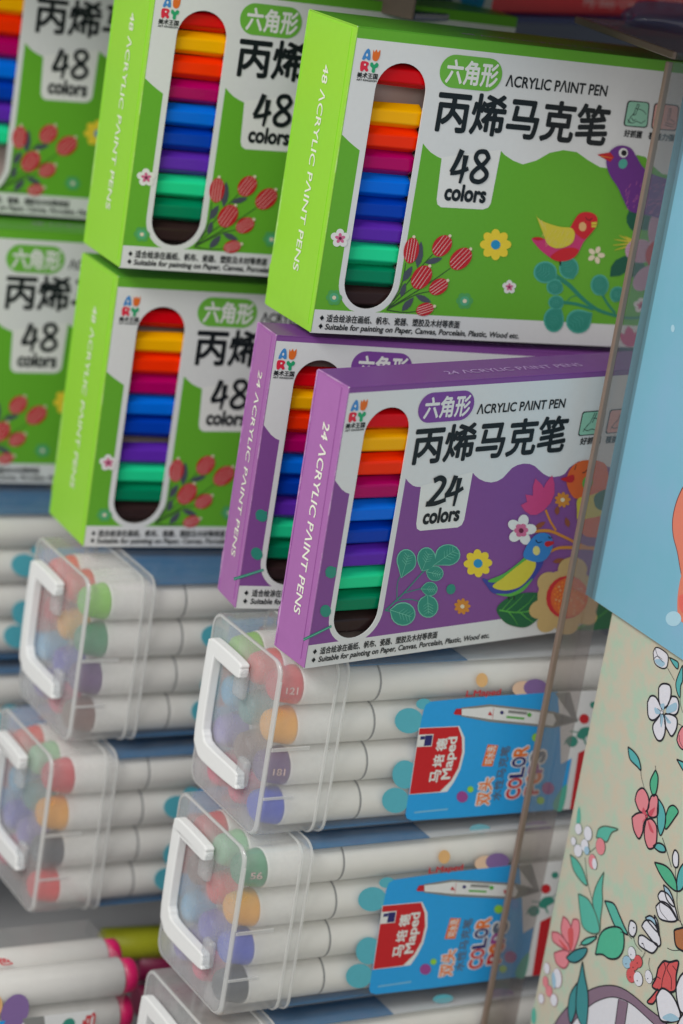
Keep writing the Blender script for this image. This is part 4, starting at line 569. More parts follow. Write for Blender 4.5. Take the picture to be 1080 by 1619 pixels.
FLORAL_ART = [
('g','top_bud_print'),('s',2,'petal_white',[(66.1,-7.9),(67.3,-4.7),(71.7,-3.5),(78.4,-4),(80.1,-7.2),(79.7,-10.9),(75.6,-12.9),(69.4,-12.6)]),
('c',3,'outline',[(66.1,-7.9),(67.3,-4.7),(71.7,-3.5),(78.4,-4),(80.1,-7.2),(79.7,-10.9),(75.6,-12.9),(69.4,-12.6),(66.1,-7.9)],0.7,0.7),
('c',4,'outline',[(67.4,-5.2),(70.9,-8.1),(76.7,-9.3)],0.35,0.26),('c',4,'outline',[(67.5,-11.3),(70.3,-8.3),(75.1,-8.2)],0.35,0.26),
('s',3,'petal_shade',[(68.9,-11),(73,-9),(77.9,-9.2),(75.9,-12.1),(71.1,-12.3)]),('s',2,'leaf_aqua',[(80.5,-4.9),(84.5,-4.4),(88.7,-4.5),(89.4,-7.7),(85.5,-7.2)]),
('c',3,'outline',[(80.5,-4.9),(84.5,-4.4),(88.7,-4.5),(89.4,-7.7),(85.5,-7.2),(80.5,-4.9)],0.69,0.69),('c',2,'outline',[(80.8,-10.8),(84.4,-12.5),(88.7,-14.6)],0.34,0.26),
('s',2,'leaf_aqua',[(92.8,-4.2),(91.4,-8.9),(90.4,-15),(92.6,-19),(96.2,-21),(94.8,-15.3),(95.4,-11.5)]),
('c',3,'outline',[(92.8,-4.2),(91.4,-8.9),(90.4,-15),(92.6,-19),(96.2,-21),(94.8,-15.3),(95.4,-11.5),(92.8,-4.2)],0.68,0.68),
('c',2,'outline',[(95.8,-19.8),(97.5,-24),(100.9,-27.5)],0.34,0.25),('g','white_flower_print'),
('s',2,'petal_white',[(76.9,-23.4),(79.4,-20.3),(85.3,-18.5),(87.9,-21),(88.4,-25.7),(86.9,-29.9),(83,-32.3),(79.2,-29.6)]),
('c',3,'outline',[(76.9,-23.4),(79.4,-20.3),(85.3,-18.5),(87.9,-21),(88.4,-25.7),(86.9,-29.9),(83,-32.3),(79.2,-29.6),(76.9,-23.4)],1.04,1.04),
('s',2,'petal_white',[(70,-34.9),(71.5,-30.7),(75.9,-29.2),(80.8,-31.4),(83.6,-34.1),(80.2,-39.9),(76.2,-42.3),(72.7,-41)]),
('c',3,'outline',[(70,-34.9),(71.5,-30.7),(75.9,-29.2),(80.8,-31.4),(83.6,-34.1),(80.2,-39.9),(76.2,-42.3),(72.7,-41),(70,-34.9)],1.05,1.05),
('s',2,'petal_white',[(89.3,-23.2),(93.7,-22.1),(96.7,-25),(96.8,-29.2),(94.1,-31.8),(88.5,-32.8),(87.4,-29.7)]),
('c',3,'outline',[(89.3,-23.2),(93.7,-22.1),(96.7,-25),(96.8,-29.2),(94.1,-31.8),(88.5,-32.8),(87.4,-29.7),(89.3,-23.2)],1.03,1.03),
('s',2,'petal_white',[(81.3,-39.4),(84,-35.4),(87.9,-37.3),(89.9,-43.6),(88.6,-48.4),(85,-50),(80.5,-47.7),(78.7,-44.1)]),
('c',3,'outline',[(81.3,-39.4),(84,-35.4),(87.9,-37.3),(89.9,-43.6),(88.6,-48.4),(85,-50),(80.5,-47.7),(78.7,-44.1),(81.3,-39.4)],1.04,1.04),
('s',2,'petal_white',[(86.7,-34.3),(91.9,-32.4),(97.3,-32.5),(98.7,-37.6),(96.2,-42.9),(92.3,-41.8),(88.4,-39.2)]),
('c',3,'outline',[(86.7,-34.3),(91.9,-32.4),(97.3,-32.5),(98.7,-37.6),(96.2,-42.9),(92.3,-41.8),(88.4,-39.2),(86.7,-34.3)],1.03,1.03),
('s',4,'petal_shade',[(77.2,-34.7),(83.8,-34.8),(79.3,-37.4)]),('s',4,'petal_shade',[(87.6,-30.3),(94,-24.8),(95.3,-28.5),(88.6,-33.1)]),
('s',4,'petal_shade',[(83.2,-36.5),(86,-36),(85.9,-42.4)]),('s',4,'petal_shade',[(86.9,-34.9),(93.3,-36.4),(90.2,-37.7)]),
('s',4,'petal_shade',[(81.5,-31.5),(84.4,-29.5),(85,-32.9)]),('e',5,'petal_white',[84.1,-34.4,1.59,1.18,-152]),
('c',6,'outline',[(83,-34.1),(85,-33.6),(85.1,-35.1),(83.3,-35.6),(82.8,-34.3)],0.35,0.35),('l',5,'outline',[(82.5,-34.3),(79.6,-34.1)],0.35,0.17),
('l',5,'outline',[(84,-36.1),(84.7,-40.8)],0.35,0.17),('l',5,'outline',[(86.2,-34.8),(91.1,-36.6)],0.34,0.17),
('c',2,'outline',[(99.2,-34.6),(101.5,-34.3),(103.5,-34.8)],0.34,0.34),
('s',2,'petal_pink',[(101,-43),(101.2,-38.6),(103.7,-34),(107.9,-34.3),(111,-40),(108.2,-45.1),(104.1,-45.2)]),
('c',3,'outline',[(101,-43),(101.2,-38.6),(103.7,-34),(107.9,-34.3),(111,-40),(108.2,-45.1),(104.1,-45.2),(101,-43)],0.85,0.85),
('c',4,'outline',[(102.2,-39.6),(103.7,-42.5),(107.4,-44.4)],0.34,0.25),('g','leaf_print'),
('s',2,'leaf_aqua',[(61.1,-64.5),(66.8,-64.6),(72.4,-66.4),(76.3,-71.2),(72.1,-70.9),(64.9,-69.8)]),
('c',3,'outline',[(61.1,-64.5),(66.8,-64.6),(72.4,-66.4),(76.3,-71.2),(72.1,-70.9),(64.9,-69.8),(61.1,-64.5)],0.89,0.89),
('c',2,'outline',[(75.8,-70.7),(78,-74.8),(82.5,-79.3)],0.35,0.26),('s',2,'leaf_emerald',[(88.6,-65.6),(92,-68.4),(93.2,-75.1),(91.7,-79.4),(87.7,-76.9),(86.2,-72.5)]),
('c',3,'outline',[(88.6,-65.6),(92,-68.4),(93.2,-75.1),(91.7,-79.4),(87.7,-76.9),(86.2,-72.5),(88.6,-65.6)],0.87,0.87),('l',2,'outline',[(87.6,-63.6),(89.1,-66.2)],0.35,0.17),
('s',2,'leaf_aqua',[(104.3,-52.5),(109.4,-51.6),(113.9,-51.4),(113.2,-56)]),('c',3,'outline',[(104.3,-52.5),(109.4,-51.6),(113.9,-51.4),(113.2,-56),(104.3,-52.5)],0.85,0.85),
('g','pink_flower_print'),('s',2,'petal_pink',[(76.5,-88.7),(77.1,-83.3),(81.3,-79.6),(86.9,-81.6),(89.4,-87),(86.1,-91.5),(81.4,-92.2)]),
('c',3,'outline',[(76.5,-88.7),(77.1,-83.3),(81.3,-79.6),(86.9,-81.6),(89.4,-87),(86.1,-91.5),(81.4,-92.2),(76.5,-88.7)],1.06,1.06),
('s',2,'petal_pink',[(88.8,-85.1),(89.6,-80.4),(93.5,-77.9),(96.2,-80.2),(98.2,-87.2),(93.3,-91),(89.3,-90)]),
('c',3,'outline',[(88.8,-85.1),(89.6,-80.4),(93.5,-77.9),(96.2,-80.2),(98.2,-87.2),(93.3,-91),(89.3,-90),(88.8,-85.1)],1.05,1.05),
('s',2,'petal_pink',[(76.9,-98.8),(80,-95.1),(85.1,-92),(89.9,-91.9),(88.1,-97.1),(88.6,-102),(86.5,-106.7),(80.7,-104.3)]),
('c',3,'outline',[(76.9,-98.8),(80,-95.1),(85.1,-92),(89.9,-91.9),(88.1,-97.1),(88.6,-102),(86.5,-106.7),(80.7,-104.3),(76.9,-98.8)],1.07,1.07),
('s',2,'petal_pink',[(89.5,-94.3),(93.5,-91.7),(98.9,-93.1),(101.4,-98.8),(101.4,-103.9),(96.7,-107.6),(92,-104.8),(89.7,-100)]),
('c',3,'outline',[(89.5,-94.3),(93.5,-91.7),(98.9,-93.1),(101.4,-98.8),(101.4,-103.9),(96.7,-107.6),(92,-104.8),(89.7,-100),(89.5,-94.3)],1.05,1.05),
('s',4,'petal_rose',[(85.2,-89),(89.3,-91.8),(85.1,-92)]),('s',4,'petal_rose',[(90.3,-89.5),(94.7,-84.6),(93.1,-90.4)]),('s',4,'petal_rose',[(86.8,-97),(89.1,-93),(87.4,-95.3)]),
('s',4,'petal_rose',[(91.1,-93.5),(98,-97.5),(94.4,-97.8)]),('e',5,'petal_rose',[89.4,-92.1,1.29,0.98,-146]),
('l',6,'outline',[(88.4,-92),(90.1,-91.2),(90.4,-92.5),(88.9,-93.1),(88.4,-92)],0.26,0.26),
('s',2,'leaf_aqua',[(96,-78.9),(101.2,-80.8),(105,-84.8),(106,-89.4),(104.2,-96.3),(100.2,-92.8),(97.2,-85.6)]),
('c',3,'outline',[(96,-78.9),(101.2,-80.8),(105,-84.8),(106,-89.4),(104.2,-96.3),(100.2,-92.8),(97.2,-85.6),(96,-78.9)],0.87,0.87),
('s',2,'leaf_emerald',[(105,-84.8),(106,-79.3),(109.7,-76.4),(114.3,-77.5),(112.8,-81.8),(107.2,-91.3)]),
('c',3,'outline',[(105,-84.8),(106,-79.3),(109.7,-76.4),(114.3,-77.5),(112.8,-81.8),(107.2,-91.3),(105,-84.8)],0.86,0.86),
('c',2,'outline',[(105.9,-96.8),(111.5,-101.3),(118.4,-107.7)],0.48,0.39),('s',2,'leaf_aqua',[(99.9,-104.7),(103.3,-101.1),(108.4,-100),(110.9,-102.3),(106,-104.8)]),
('c',3,'outline',[(99.9,-104.7),(103.3,-101.1),(108.4,-100),(110.9,-102.3),(106,-104.8),(99.9,-104.7)],0.98,0.98),
('s',2,'petal_white',[(117.4,-101.7),(118.3,-97.9),(121.9,-98.7),(123.6,-104.3),(121.3,-106.3),(118.7,-104.7)]),
('c',3,'outline',[(117.4,-101.7),(118.3,-97.9),(121.9,-98.7),(123.6,-104.3),(121.3,-106.3),(118.7,-104.7),(117.4,-101.7)],0.96,0.96),
('c',2,'outline',[(121.8,-106),(122.8,-109.6),(126.6,-115.8)],0.38,0.38),
('s',2,'leaf_emerald',[(103.8,-112.1),(112.4,-109.5),(119.2,-109.8),(125.1,-113.3),(126.5,-117.5),(117.9,-117.7),(110.5,-115.7)]),
('c',3,'outline',[(103.8,-112.1),(112.4,-109.5),(119.2,-109.8),(125.1,-113.3),(126.5,-117.5),(117.9,-117.7),(110.5,-115.7),(103.8,-112.1)],0.98,0.98),
('s',2,'leaf_aqua',[(128.7,-99.4),(125.5,-105),(125.1,-111.7),(127.6,-116.9),(131.7,-111.6)]),
('c',3,'outline',[(128.7,-99.4),(125.5,-105),(125.1,-111.7),(127.6,-116.9),(131.7,-111.6),(128.7,-99.4)],0.95,0.95),
('c',2,'outline',[(127.1,-117.2),(129.5,-124.1),(134.2,-129.9),(138.9,-133.9)],0.48,0.38),('g','tulip_print'),
('s',3,'petal_shade',[(115.2,-119.5),(120.6,-119.7),(125.7,-122.8),(127.5,-126),(120.6,-125.4)]),
('c',4,'outline',[(115.2,-119.5),(120.6,-119.7),(125.7,-122.8),(127.5,-126),(120.6,-125.4),(115.2,-119.5)],0.97,0.97),
('s',3,'petal_white',[(112.5,-127.1),(114.6,-123.5),(120.2,-122.3),(126.2,-124.2),(131,-128.3),(132.6,-131.1),(124.4,-128.4),(115.2,-129)]),
('c',4,'outline',[(112.5,-127.1),(114.6,-123.5),(120.2,-122.3),(126.2,-124.2),(131,-128.3),(132.6,-131.1),(124.4,-128.4),(115.2,-129),(112.5,-127.1)],0.97,0.97),
('s',3,'petal_white',[(112.7,-133.5),(116.4,-128.7),(123.3,-127.3),(130.1,-129.5),(131.6,-132),(125.5,-135.6),(117.5,-137.7)]),
('c',4,'outline',[(112.7,-133.5),(116.4,-128.7),(123.3,-127.3),(130.1,-129.5),(131.6,-132),(125.5,-135.6),(117.5,-137.7),(112.7,-133.5)],0.97,0.97),
('c',5,'outline',[(115.2,-129.8),(117.4,-133.6),(124.7,-135.2)],0.39,0.29),('l',2,'outline',[(132.4,-130.4),(138.1,-131.8)],0.48,0.38),
('s',3,'petal_shade',[(106,-143.6),(109.7,-140.5),(115.1,-140.5),(119.4,-144.9),(115.5,-145.3)]),
('c',4,'outline',[(106,-143.6),(109.7,-140.5),(115.1,-140.5),(119.4,-144.9),(115.5,-145.3),(106,-143.6)],0.98,0.98),
('s',3,'petal_white',[(104.5,-149.4),(106.5,-145),(111.8,-142.7),(118.6,-144.5),(123.1,-149.6),(120.7,-152.5),(112.1,-151.3)]),
('c',4,'outline',[(104.5,-149.4),(106.5,-145),(111.8,-142.7),(118.6,-144.5),(123.1,-149.6),(120.7,-152.5),(112.1,-151.3),(104.5,-149.4)],0.99,0.99),
('s',3,'petal_white',[(103.9,-155.5),(107.3,-153.4),(114,-152.8),(121.1,-151.9),(118.5,-157.8),(112.2,-159.5),(105.4,-159.8)]),
('c',4,'outline',[(103.9,-155.5),(107.3,-153.4),(114,-152.8),(121.1,-151.9),(118.5,-157.8),(112.2,-159.5),(105.4,-159.8),(103.9,-155.5)],0.99,0.99),
('s',3,'petal_white',[(113,-138.3),(117.1,-140.3),(120.7,-146.7),(116.7,-143)]),('c',4,'outline',[(113,-138.3),(117.1,-140.3),(120.7,-146.7),(116.7,-143),(113,-138.3)],0.98,0.98),
('c',5,'outline',[(108.7,-157.2),(111.9,-160.5),(110.2,-165.6)],0.39,0.3),('e',5,'outline',[108.1,-157.7,0.66,0.37,-148]),
('s',2,'petal_white',[(93.6,-155.9),(94.1,-151.5),(98.7,-150.7),(100.8,-153.8),(99.3,-158.4),(95.2,-158.5)]),
('c',3,'outline',[(93.6,-155.9),(94.1,-151.5),(98.7,-150.7),(100.8,-153.8),(99.3,-158.4),(95.2,-158.5),(93.6,-155.9)],1,1),
('c',2,'outline',[(99.3,-158.4),(102.5,-161.3),(109,-162.1)],0.4,0.3),('e',4,'outline',[98.3,-153.5,0.67,0.37,-149]),('g','berry_cluster_print'),
('e',3,'outline',[101,-167.2,3.93,3.52,-163]),('e',4,'petal_white',[101,-167.2,3.55,3.28,-172]),('e',5,'outline',[100.7,-168.3,0.54,0.3,-148]),
('e',3,'outline',[98.5,-174,4.48,3.55,-153]),('e',4,'petal_shade',[98.5,-174,4.08,3.32,-154]),('e',5,'outline',[98.2,-175.2,0.54,0.3,-148]),
('e',3,'outline',[107.8,-168.6,4.16,3.52,-155]),('e',4,'petal_red',[107.8,-168.6,3.76,3.29,-158]),('e',5,'outline',[107.5,-169.7,0.53,0.29,-148]),
('e',3,'outline',[104.4,-178.8,4.74,4.04,-155]),('e',4,'petal_red',[104.4,-178.8,4.34,3.82,-158]),('e',5,'outline',[104.1,-180,0.54,0.3,-147]),
('e',3,'outline',[105,-172.6,4.43,2.8,-148]),('e',4,'petal_red',[105,-172.6,4.03,2.58,-149]),('e',5,'outline',[104.7,-173.8,0.54,0.3,-148]),
('e',3,'outline',[110.9,-177.4,4.44,4.01,-161]),('e',4,'petal_white',[110.9,-177.4,4.06,3.78,-170]),('e',5,'outline',[110.6,-178.6,0.54,0.29,-147]),
('e',3,'outline',[119.2,-171.6,3.77,3.51,150]),('e',4,'petal_white',[119.2,-171.6,3.53,3.14,139]),('e',5,'outline',[118.9,-172.8,0.53,0.29,-147]),
('c',2,'outline',[(116.5,-161.8),(116.8,-165.4),(119.4,-168.2)],0.39,0.29),('g','rose_print'),
('s',2,'petal_red',[(125.2,-163.4),(128.5,-157.4),(133.7,-155.1),(140.3,-151.1),(141,-158.9),(142.6,-167.1),(131.9,-173),(123.8,-175),(125.2,-169.2)]),
('c',3,'outline',[(125.2,-163.4),(128.5,-157.4),(133.7,-155.1),(140.3,-151.1),(141,-158.9),(142.6,-167.1),(131.9,-173),(123.8,-175),(125.2,-169.2),(125.2,-163.4)],1.17,1.17),
('s',2,'petal_red',[(128.7,-173.5),(125,-180.2),(122.3,-185),(127.3,-183.1),(129.8,-176.6)]),
('c',3,'outline',[(128.7,-173.5),(125,-180.2),(122.3,-185),(127.3,-183.1),(129.8,-176.6),(128.7,-173.5)],0.97,0.97),
('c',4,'outline',[(128.5,-157.4),(131.4,-160),(130.9,-166.1),(131.4,-171.6)],0.48,0.39),('c',4,'outline',[(133.7,-155.1),(132.5,-159.4),(137.6,-162.4),(139.6,-168)],0.48,0.38),
('c',4,'outline',[(136.6,-155.6),(140.9,-156.5)],0.48,0.38),('c',4,'outline',[(123.2,-171.1),(126.1,-167.9),(129.3,-167.4)],0.49,0.39),
('s',4,'petal_white',[(128.9,-178),(132.1,-171.4),(140.3,-170),(148,-173.2),(151.6,-177.8),(145.1,-183.9),(137.1,-187.6),(132.3,-183.6)]),
('c',5,'outline',[(128.9,-178),(132.1,-171.4),(140.3,-170),(148,-173.2),(151.6,-177.8),(145.1,-183.9),(137.1,-187.6),(132.3,-183.6),(128.9,-178)],1.17,1.17),
('s',3,'petal_white',[(143,-164.4),(144.9,-156.8),(150.2,-153.1),(156.2,-170.2),(151.2,-174.7),(145.5,-169.6)]),
('c',4,'outline',[(143,-164.4),(144.9,-156.8),(150.2,-153.1),(156.2,-170.2),(151.2,-174.7),(145.5,-169.6),(143,-164.4)],1.15,1.15),
('s',6,'petal_shade',[(137.7,-185.6),(143.7,-179.7),(151.3,-178.8),(145.1,-183.7)]),('s',3,'petal_white',[(151.6,-177.8),(155.6,-172.2),(160.6,-179.2),(150.8,-184.8)]),
('c',4,'outline',[(151.6,-177.8),(155.6,-172.2),(160.6,-179.2),(150.8,-184.8),(151.6,-177.8)],1.14,1.14),
('s',2,'terracotta',[(131.6,-137.7),(134.7,-135.1),(142.5,-131.2),(146.1,-141.5),(140.6,-144.4),(135.2,-144)]),
('c',3,'outline',[(131.6,-137.7),(134.7,-135.1),(142.5,-131.2),(146.1,-141.5),(140.6,-144.4),(135.2,-144),(131.6,-137.7)],1.15,1.15),
('c',2,'outline',[(129,-149.3),(133.9,-148.1),(139.5,-145)],0.39,0.29),('g','left_sprig_print'),('c',2,'stem_soft',[(42.8,-139.1),(49.9,-151.1),(56.8,-157.9),(68,-171)],0.52,0.52),
('s',2,'leaf_soft',[(27.5,-119),(28.4,-115.2),(31.7,-120.5),(31.7,-124.7),(28.9,-125.2)]),('e',3,'stem_soft',[31.8,-127.1,3.86,3.32,-153]),
('e',4,'petal_white',[31.8,-127.1,3.43,3.09,-153]),('e',3,'stem_soft',[41.3,-125.3,4.38,4.22,-153]),('e',4,'petal_white',[41.3,-125.3,3.99,3.95,125]),
('e',3,'stem_soft',[29.5,-135.7,3.03,2.56,-152]),('e',4,'petal_white',[29.5,-135.7,2.59,2.33,-152]),('e',3,'stem_soft',[40.6,-132.9,4.12,3.69,-151]),
('e',4,'petal_white',[40.6,-132.9,3.69,3.46,-151]),('e',3,'stem_soft',[35.5,-138.6,4.44,3.71,-151]),('e',4,'petal_white',[35.5,-138.6,4.01,3.47,-151]),
('e',3,'stem_soft',[43.4,-134.6,2.97,2.53,-151]),('e',4,'petal_shade',[43.4,-134.6,2.55,2.3,-150]),('e',3,'stem_soft',[54.9,-126.6,4.87,4.79,-144]),
('e',4,'petal_pink',[54.9,-126.6,4.57,4.45,114]),('e',3,'stem_soft',[50.5,-137.9,4.21,4.08,111]),('e',4,'petal_pink',[50.5,-137.9,3.98,3.66,116]),
('e',3,'stem_soft',[52.8,-138.1,3.28,2.66,117]),('e',4,'petal_white',[52.8,-138.1,3.05,2.24,118]),
('s',2,'leaf_soft',[(49.3,-124),(49.7,-118.7),(54.1,-114.8),(60.5,-112.3),(67,-110.5),(62.1,-114.9),(59.4,-121.7),(53.8,-122.3)]),
('c',3,'stem_soft',[(49.3,-124),(49.7,-118.7),(54.1,-114.8),(60.5,-112.3),(67,-110.5),(62.1,-114.9),(59.4,-121.7),(53.8,-122.3),(49.3,-124)],0.83,0.83),
('l',2,'stem_soft',[(44.2,-136.7),(51.5,-128.1)],0.52,0.42),('s',2,'leaf_soft',[(28.8,-144.3),(36.3,-144.1),(44.1,-147.1),(49.8,-152.8),(42.4,-153.1),(34,-150.4)]),
('c',3,'stem_soft',[(28.8,-144.3),(36.3,-144.1),(44.1,-147.1),(49.8,-152.8),(42.4,-153.1),(34,-150.4),(28.8,-144.3)],0.85,0.85),
('s',2,'leaf_soft',[(62.4,-138.4),(63.8,-147.5),(66.6,-154.6),(67.8,-164.2),(69.2,-170.4),(61.7,-165.7),(57.4,-157.6),(58.3,-147.7)]),
('c',3,'stem_soft',[(62.4,-138.4),(63.8,-147.5),(66.6,-154.6),(67.8,-164.2),(69.2,-170.4),(61.7,-165.7),(57.4,-157.6),(58.3,-147.7),(62.4,-138.4)],0.82,0.82),
('s',3,'leaf_soft',[(43.5,-161.2),(52.1,-159.4),(58.7,-161.2),(65.3,-165.5),(69.2,-171.2),(62.3,-175.7),(53.5,-176),(48.1,-169.2)]),
('c',4,'stem_soft',[(43.5,-161.2),(52.1,-159.4),(58.7,-161.2),(65.3,-165.5),(69.2,-171.2),(62.3,-175.7),(53.5,-176),(48.1,-169.2),(43.5,-161.2)],0.84,0.84),
('s',2,'leaf_soft',[(68.2,-152.9),(76.7,-150.3),(83.5,-153.6),(88.9,-156.7),(94.2,-159.8),(87.5,-160.8),(81.9,-161.2),(74.8,-157.2)]),
('c',3,'outline',[(68.2,-152.9),(76.7,-150.3),(83.5,-153.6),(88.9,-156.7),(94.2,-159.8),(87.5,-160.8),(81.9,-161.2),(74.8,-157.2),(68.2,-152.9)],1.02,1.02),
('s',3,'leaf_green2',[(69.9,-184.7),(70.2,-173.3),(75,-166.1),(84.5,-160.3),(90.4,-161),(93.1,-168.8),(90,-176),(82.9,-180.3),(76,-181.4)]),
('c',4,'outline',[(69.9,-184.7),(70.2,-173.3),(75,-166.1),(84.5,-160.3),(90.4,-161),(93.1,-168.8),(90,-176),(82.9,-180.3),(76,-181.4),(69.9,-184.7)],1.03,1.03),
('c',2,'outline',[(68.5,-172.5),(62.3,-180),(53.3,-188.3)],0.52,0.52),('c',4,'outline',[(87.7,-161.5),(94.2,-159.8),(98.5,-160.1)],0.4,0.4),
('s',3,'leaf_soft',[(54.7,-185.8),(59.4,-180.2),(67.9,-174.9),(64,-180.5),(58.2,-185.2)]),
('c',4,'outline',[(54.7,-185.8),(59.4,-180.2),(67.9,-174.9),(64,-180.5),(58.2,-185.2),(54.7,-185.8)],0.84,0.84),
('s',4,'leaf_deep',[(44.5,-200),(51.5,-191.8),(61.2,-185.4),(60.8,-190.4),(55,-197.4),(48.5,-200.5)]),
('c',5,'outline',[(44.5,-200),(51.5,-191.8),(61.2,-185.4),(60.8,-190.4),(55,-197.4),(48.5,-200.5),(44.5,-200)],0.85,0.85),('g','lily_print'),
('s',2,'petal_pink',[(33.7,-180.2),(39,-180),(44.1,-183.5),(46,-191.3),(39.2,-191.4),(34.1,-187.9)]),
('c',3,'rose_soft',[(33.7,-180.2),(39,-180),(44.1,-183.5),(46,-191.3),(39.2,-191.4),(34.1,-187.9),(33.7,-180.2)],0.85,0.85),
('s',2,'petal_pink',[(43.3,-177),(48.6,-175),(51.6,-181.3),(50,-191.8),(47.1,-194.2),(43.3,-185.7)]),
('c',3,'rose_soft',[(43.3,-177),(48.6,-175),(51.6,-181.3),(50,-191.8),(47.1,-194.2),(43.3,-185.7),(43.3,-177)],0.85,0.85),
('s',2,'petal_pink',[(26.2,-193.8),(33,-191.1),(42.6,-192.2),(46,-195.6),(35.3,-197.8),(28.4,-197.9)]),
('c',3,'rose_soft',[(26.2,-193.8),(33,-191.1),(42.6,-192.2),(46,-195.6),(35.3,-197.8),(28.4,-197.9),(26.2,-193.8)],0.86,0.86),
('s',2,'petal_pink',[(32.1,-204),(40,-198),(46.3,-196.4),(47.1,-203),(43.4,-207.6),(35.9,-208.1)]),
('c',3,'rose_soft',[(32.1,-204),(40,-198),(46.3,-196.4),(47.1,-203),(43.4,-207.6),(35.9,-208.1),(32.1,-204)],0.86,0.86),
('s',4,'petal_red',[(40.9,-185.2),(45.1,-182.1),(47.9,-190.2),(46.2,-193.8)]),('s',4,'petal_red',[(34,-194.1),(44.2,-194.8),(41,-196.5)]),
('s',5,'leaf_deep',[(59.9,-194.3),(64.4,-200.6),(71.1,-209.2),(74.6,-221.2),(74.1,-228.4),(64.4,-224.3),(60,-211.8),(60,-203)]),
('c',6,'outline',[(59.9,-194.3),(64.4,-200.6),(71.1,-209.2),(74.6,-221.2),(74.1,-228.4),(64.4,-224.3),(60,-211.8),(60,-203),(59.9,-194.3)],0.84,0.84),
('s',5,'leaf_deep',[(59.4,-207.7),(61.2,-217.2),(62.9,-224.2),(60.6,-232.6),(55.8,-226.4),(55.1,-217.1)]),
('c',6,'outline',[(59.4,-207.7),(61.2,-217.2),(62.9,-224.2),(60.6,-232.6),(55.8,-226.4),(55.1,-217.1),(59.4,-207.7)],0.84,0.84),('e',3,'rose_soft',[40,-215.6,5.68,4.88,112]),
('e',4,'petal_white',[40,-215.6,5.45,4.44,114]),('e',3,'rose_soft',[37.2,-218.5,4.9,2.53,118]),('e',4,'petal_shade',[37.2,-218.5,4.67,2.09,118]),
('e',3,'rose_soft',[28.4,-215.7,3.49,3.33,-123]),('e',4,'petal_white',[28.4,-215.7,3.15,2.99,98]),('e',3,'rose_soft',[29.6,-223.6,3.39,3.15,103]),
('e',4,'petal_pink',[29.6,-223.6,3.14,2.71,112]),('e',3,'rose_soft',[34.6,-226.7,3.77,3.34,-139]),('e',4,'petal_pink',[34.6,-226.7,3.33,3.09,-131]),
('e',3,'rose_soft',[28.8,-234.8,3.51,3.04,-140]),('e',4,'petal_white',[28.8,-234.8,3.06,2.8,-133]),('e',3,'rose_soft',[40.9,-229,4.05,3.63,-136]),
('e',4,'petal_white',[40.9,-229,3.62,3.38,-126]),('e',2,'leaf_soft',[24.8,-248.3,4.84,2.4,106]),('g','arch_window_print'),
('p',2,'arch',[(44.3,-245.4),(50.4,-232.1),(61.6,-216.2),(74.7,-202.8),(87.7,-194),(99,-189.5),(111.1,-187.9),(123.5,-187.7),(135.4,-186.9),(146.4,-187.3),(142.9,-192.7),(132.1,-192.9),(121.1,-192.8),(110.1,-193.1),(99.7,-195.5),(89.8,-200.1),(78.5,-209.4),(69.2,-220.7),(62.4,-231.5),(58.2,-241.1)]),
('c',3,'outline',[(44.3,-245.4),(50.4,-232.1),(61.6,-216.2),(74.7,-202.8),(87.7,-194),(99,-189.5),(111.1,-187.9),(123.5,-187.7),(135.4,-186.9),(146.4,-187.3)],0.65,0.65),
('c',3,'outline',[(142.9,-192.7),(132.1,-192.9),(121.1,-192.8),(110.1,-193.1),(99.7,-195.5),(89.8,-200.1),(78.5,-209.4),(69.2,-220.7),(62.4,-231.5),(58.2,-241.1)],0.58,0.58),
('s',2,'window_white',[(58.2,-241.1),(62.4,-231.5),(69.2,-220.7),(78.5,-209.4),(89.8,-200.1),(99.7,-195.5),(110.1,-193.1),(121.1,-192.8),(132.1,-192.9),(142.9,-192.7)]),
('p',3,'arch',[(97.9,-196.5),(106.2,-194),(108.4,-212.3),(100.1,-217.1)]),('l',4,'outline',[(98,-196.8),(100.3,-217)],0.61,0.61),
('l',4,'outline',[(106.6,-194.2),(108.4,-212.3)],0.6,0.6),
]
BLUE_ART = [
('s',1,'salmon',[(70.4,89),(66.8,82.7),(64.6,74.3),(64.7,65.7),(68,58.2),(74,51.7),(78.9,44.9),(82.2,40.9),(91.8,44.5),(75.6,90.7)]),
('c',2,'brick',[(70.4,89),(66.8,82.7),(64.6,74.3),(64.7,65.7),(68,58.2),(74,51.7),(78.9,44.9),(81,42.2)],0.63,0.42),('g','lower_shape_print'),
('s',1,'salmon',[(82.3,42.7),(81.4,34.6),(82.8,26.5),(86.1,19.9),(92.1,18.8),(99.7,21.7),(91.2,46)]),('s',2,'coral',[(83.7,31.1),(85,25.6),(88.9,23.6),(93.8,26.3),(91.4,33.2)]),
('g','bubble_print'),('e',1,'pale_blue',[82.3,17.6,6.96,3.9,-158]),('g','sparkle_print'),('e',1,'pale_blue',[31.8,160,1.99,1.68,120]),
]
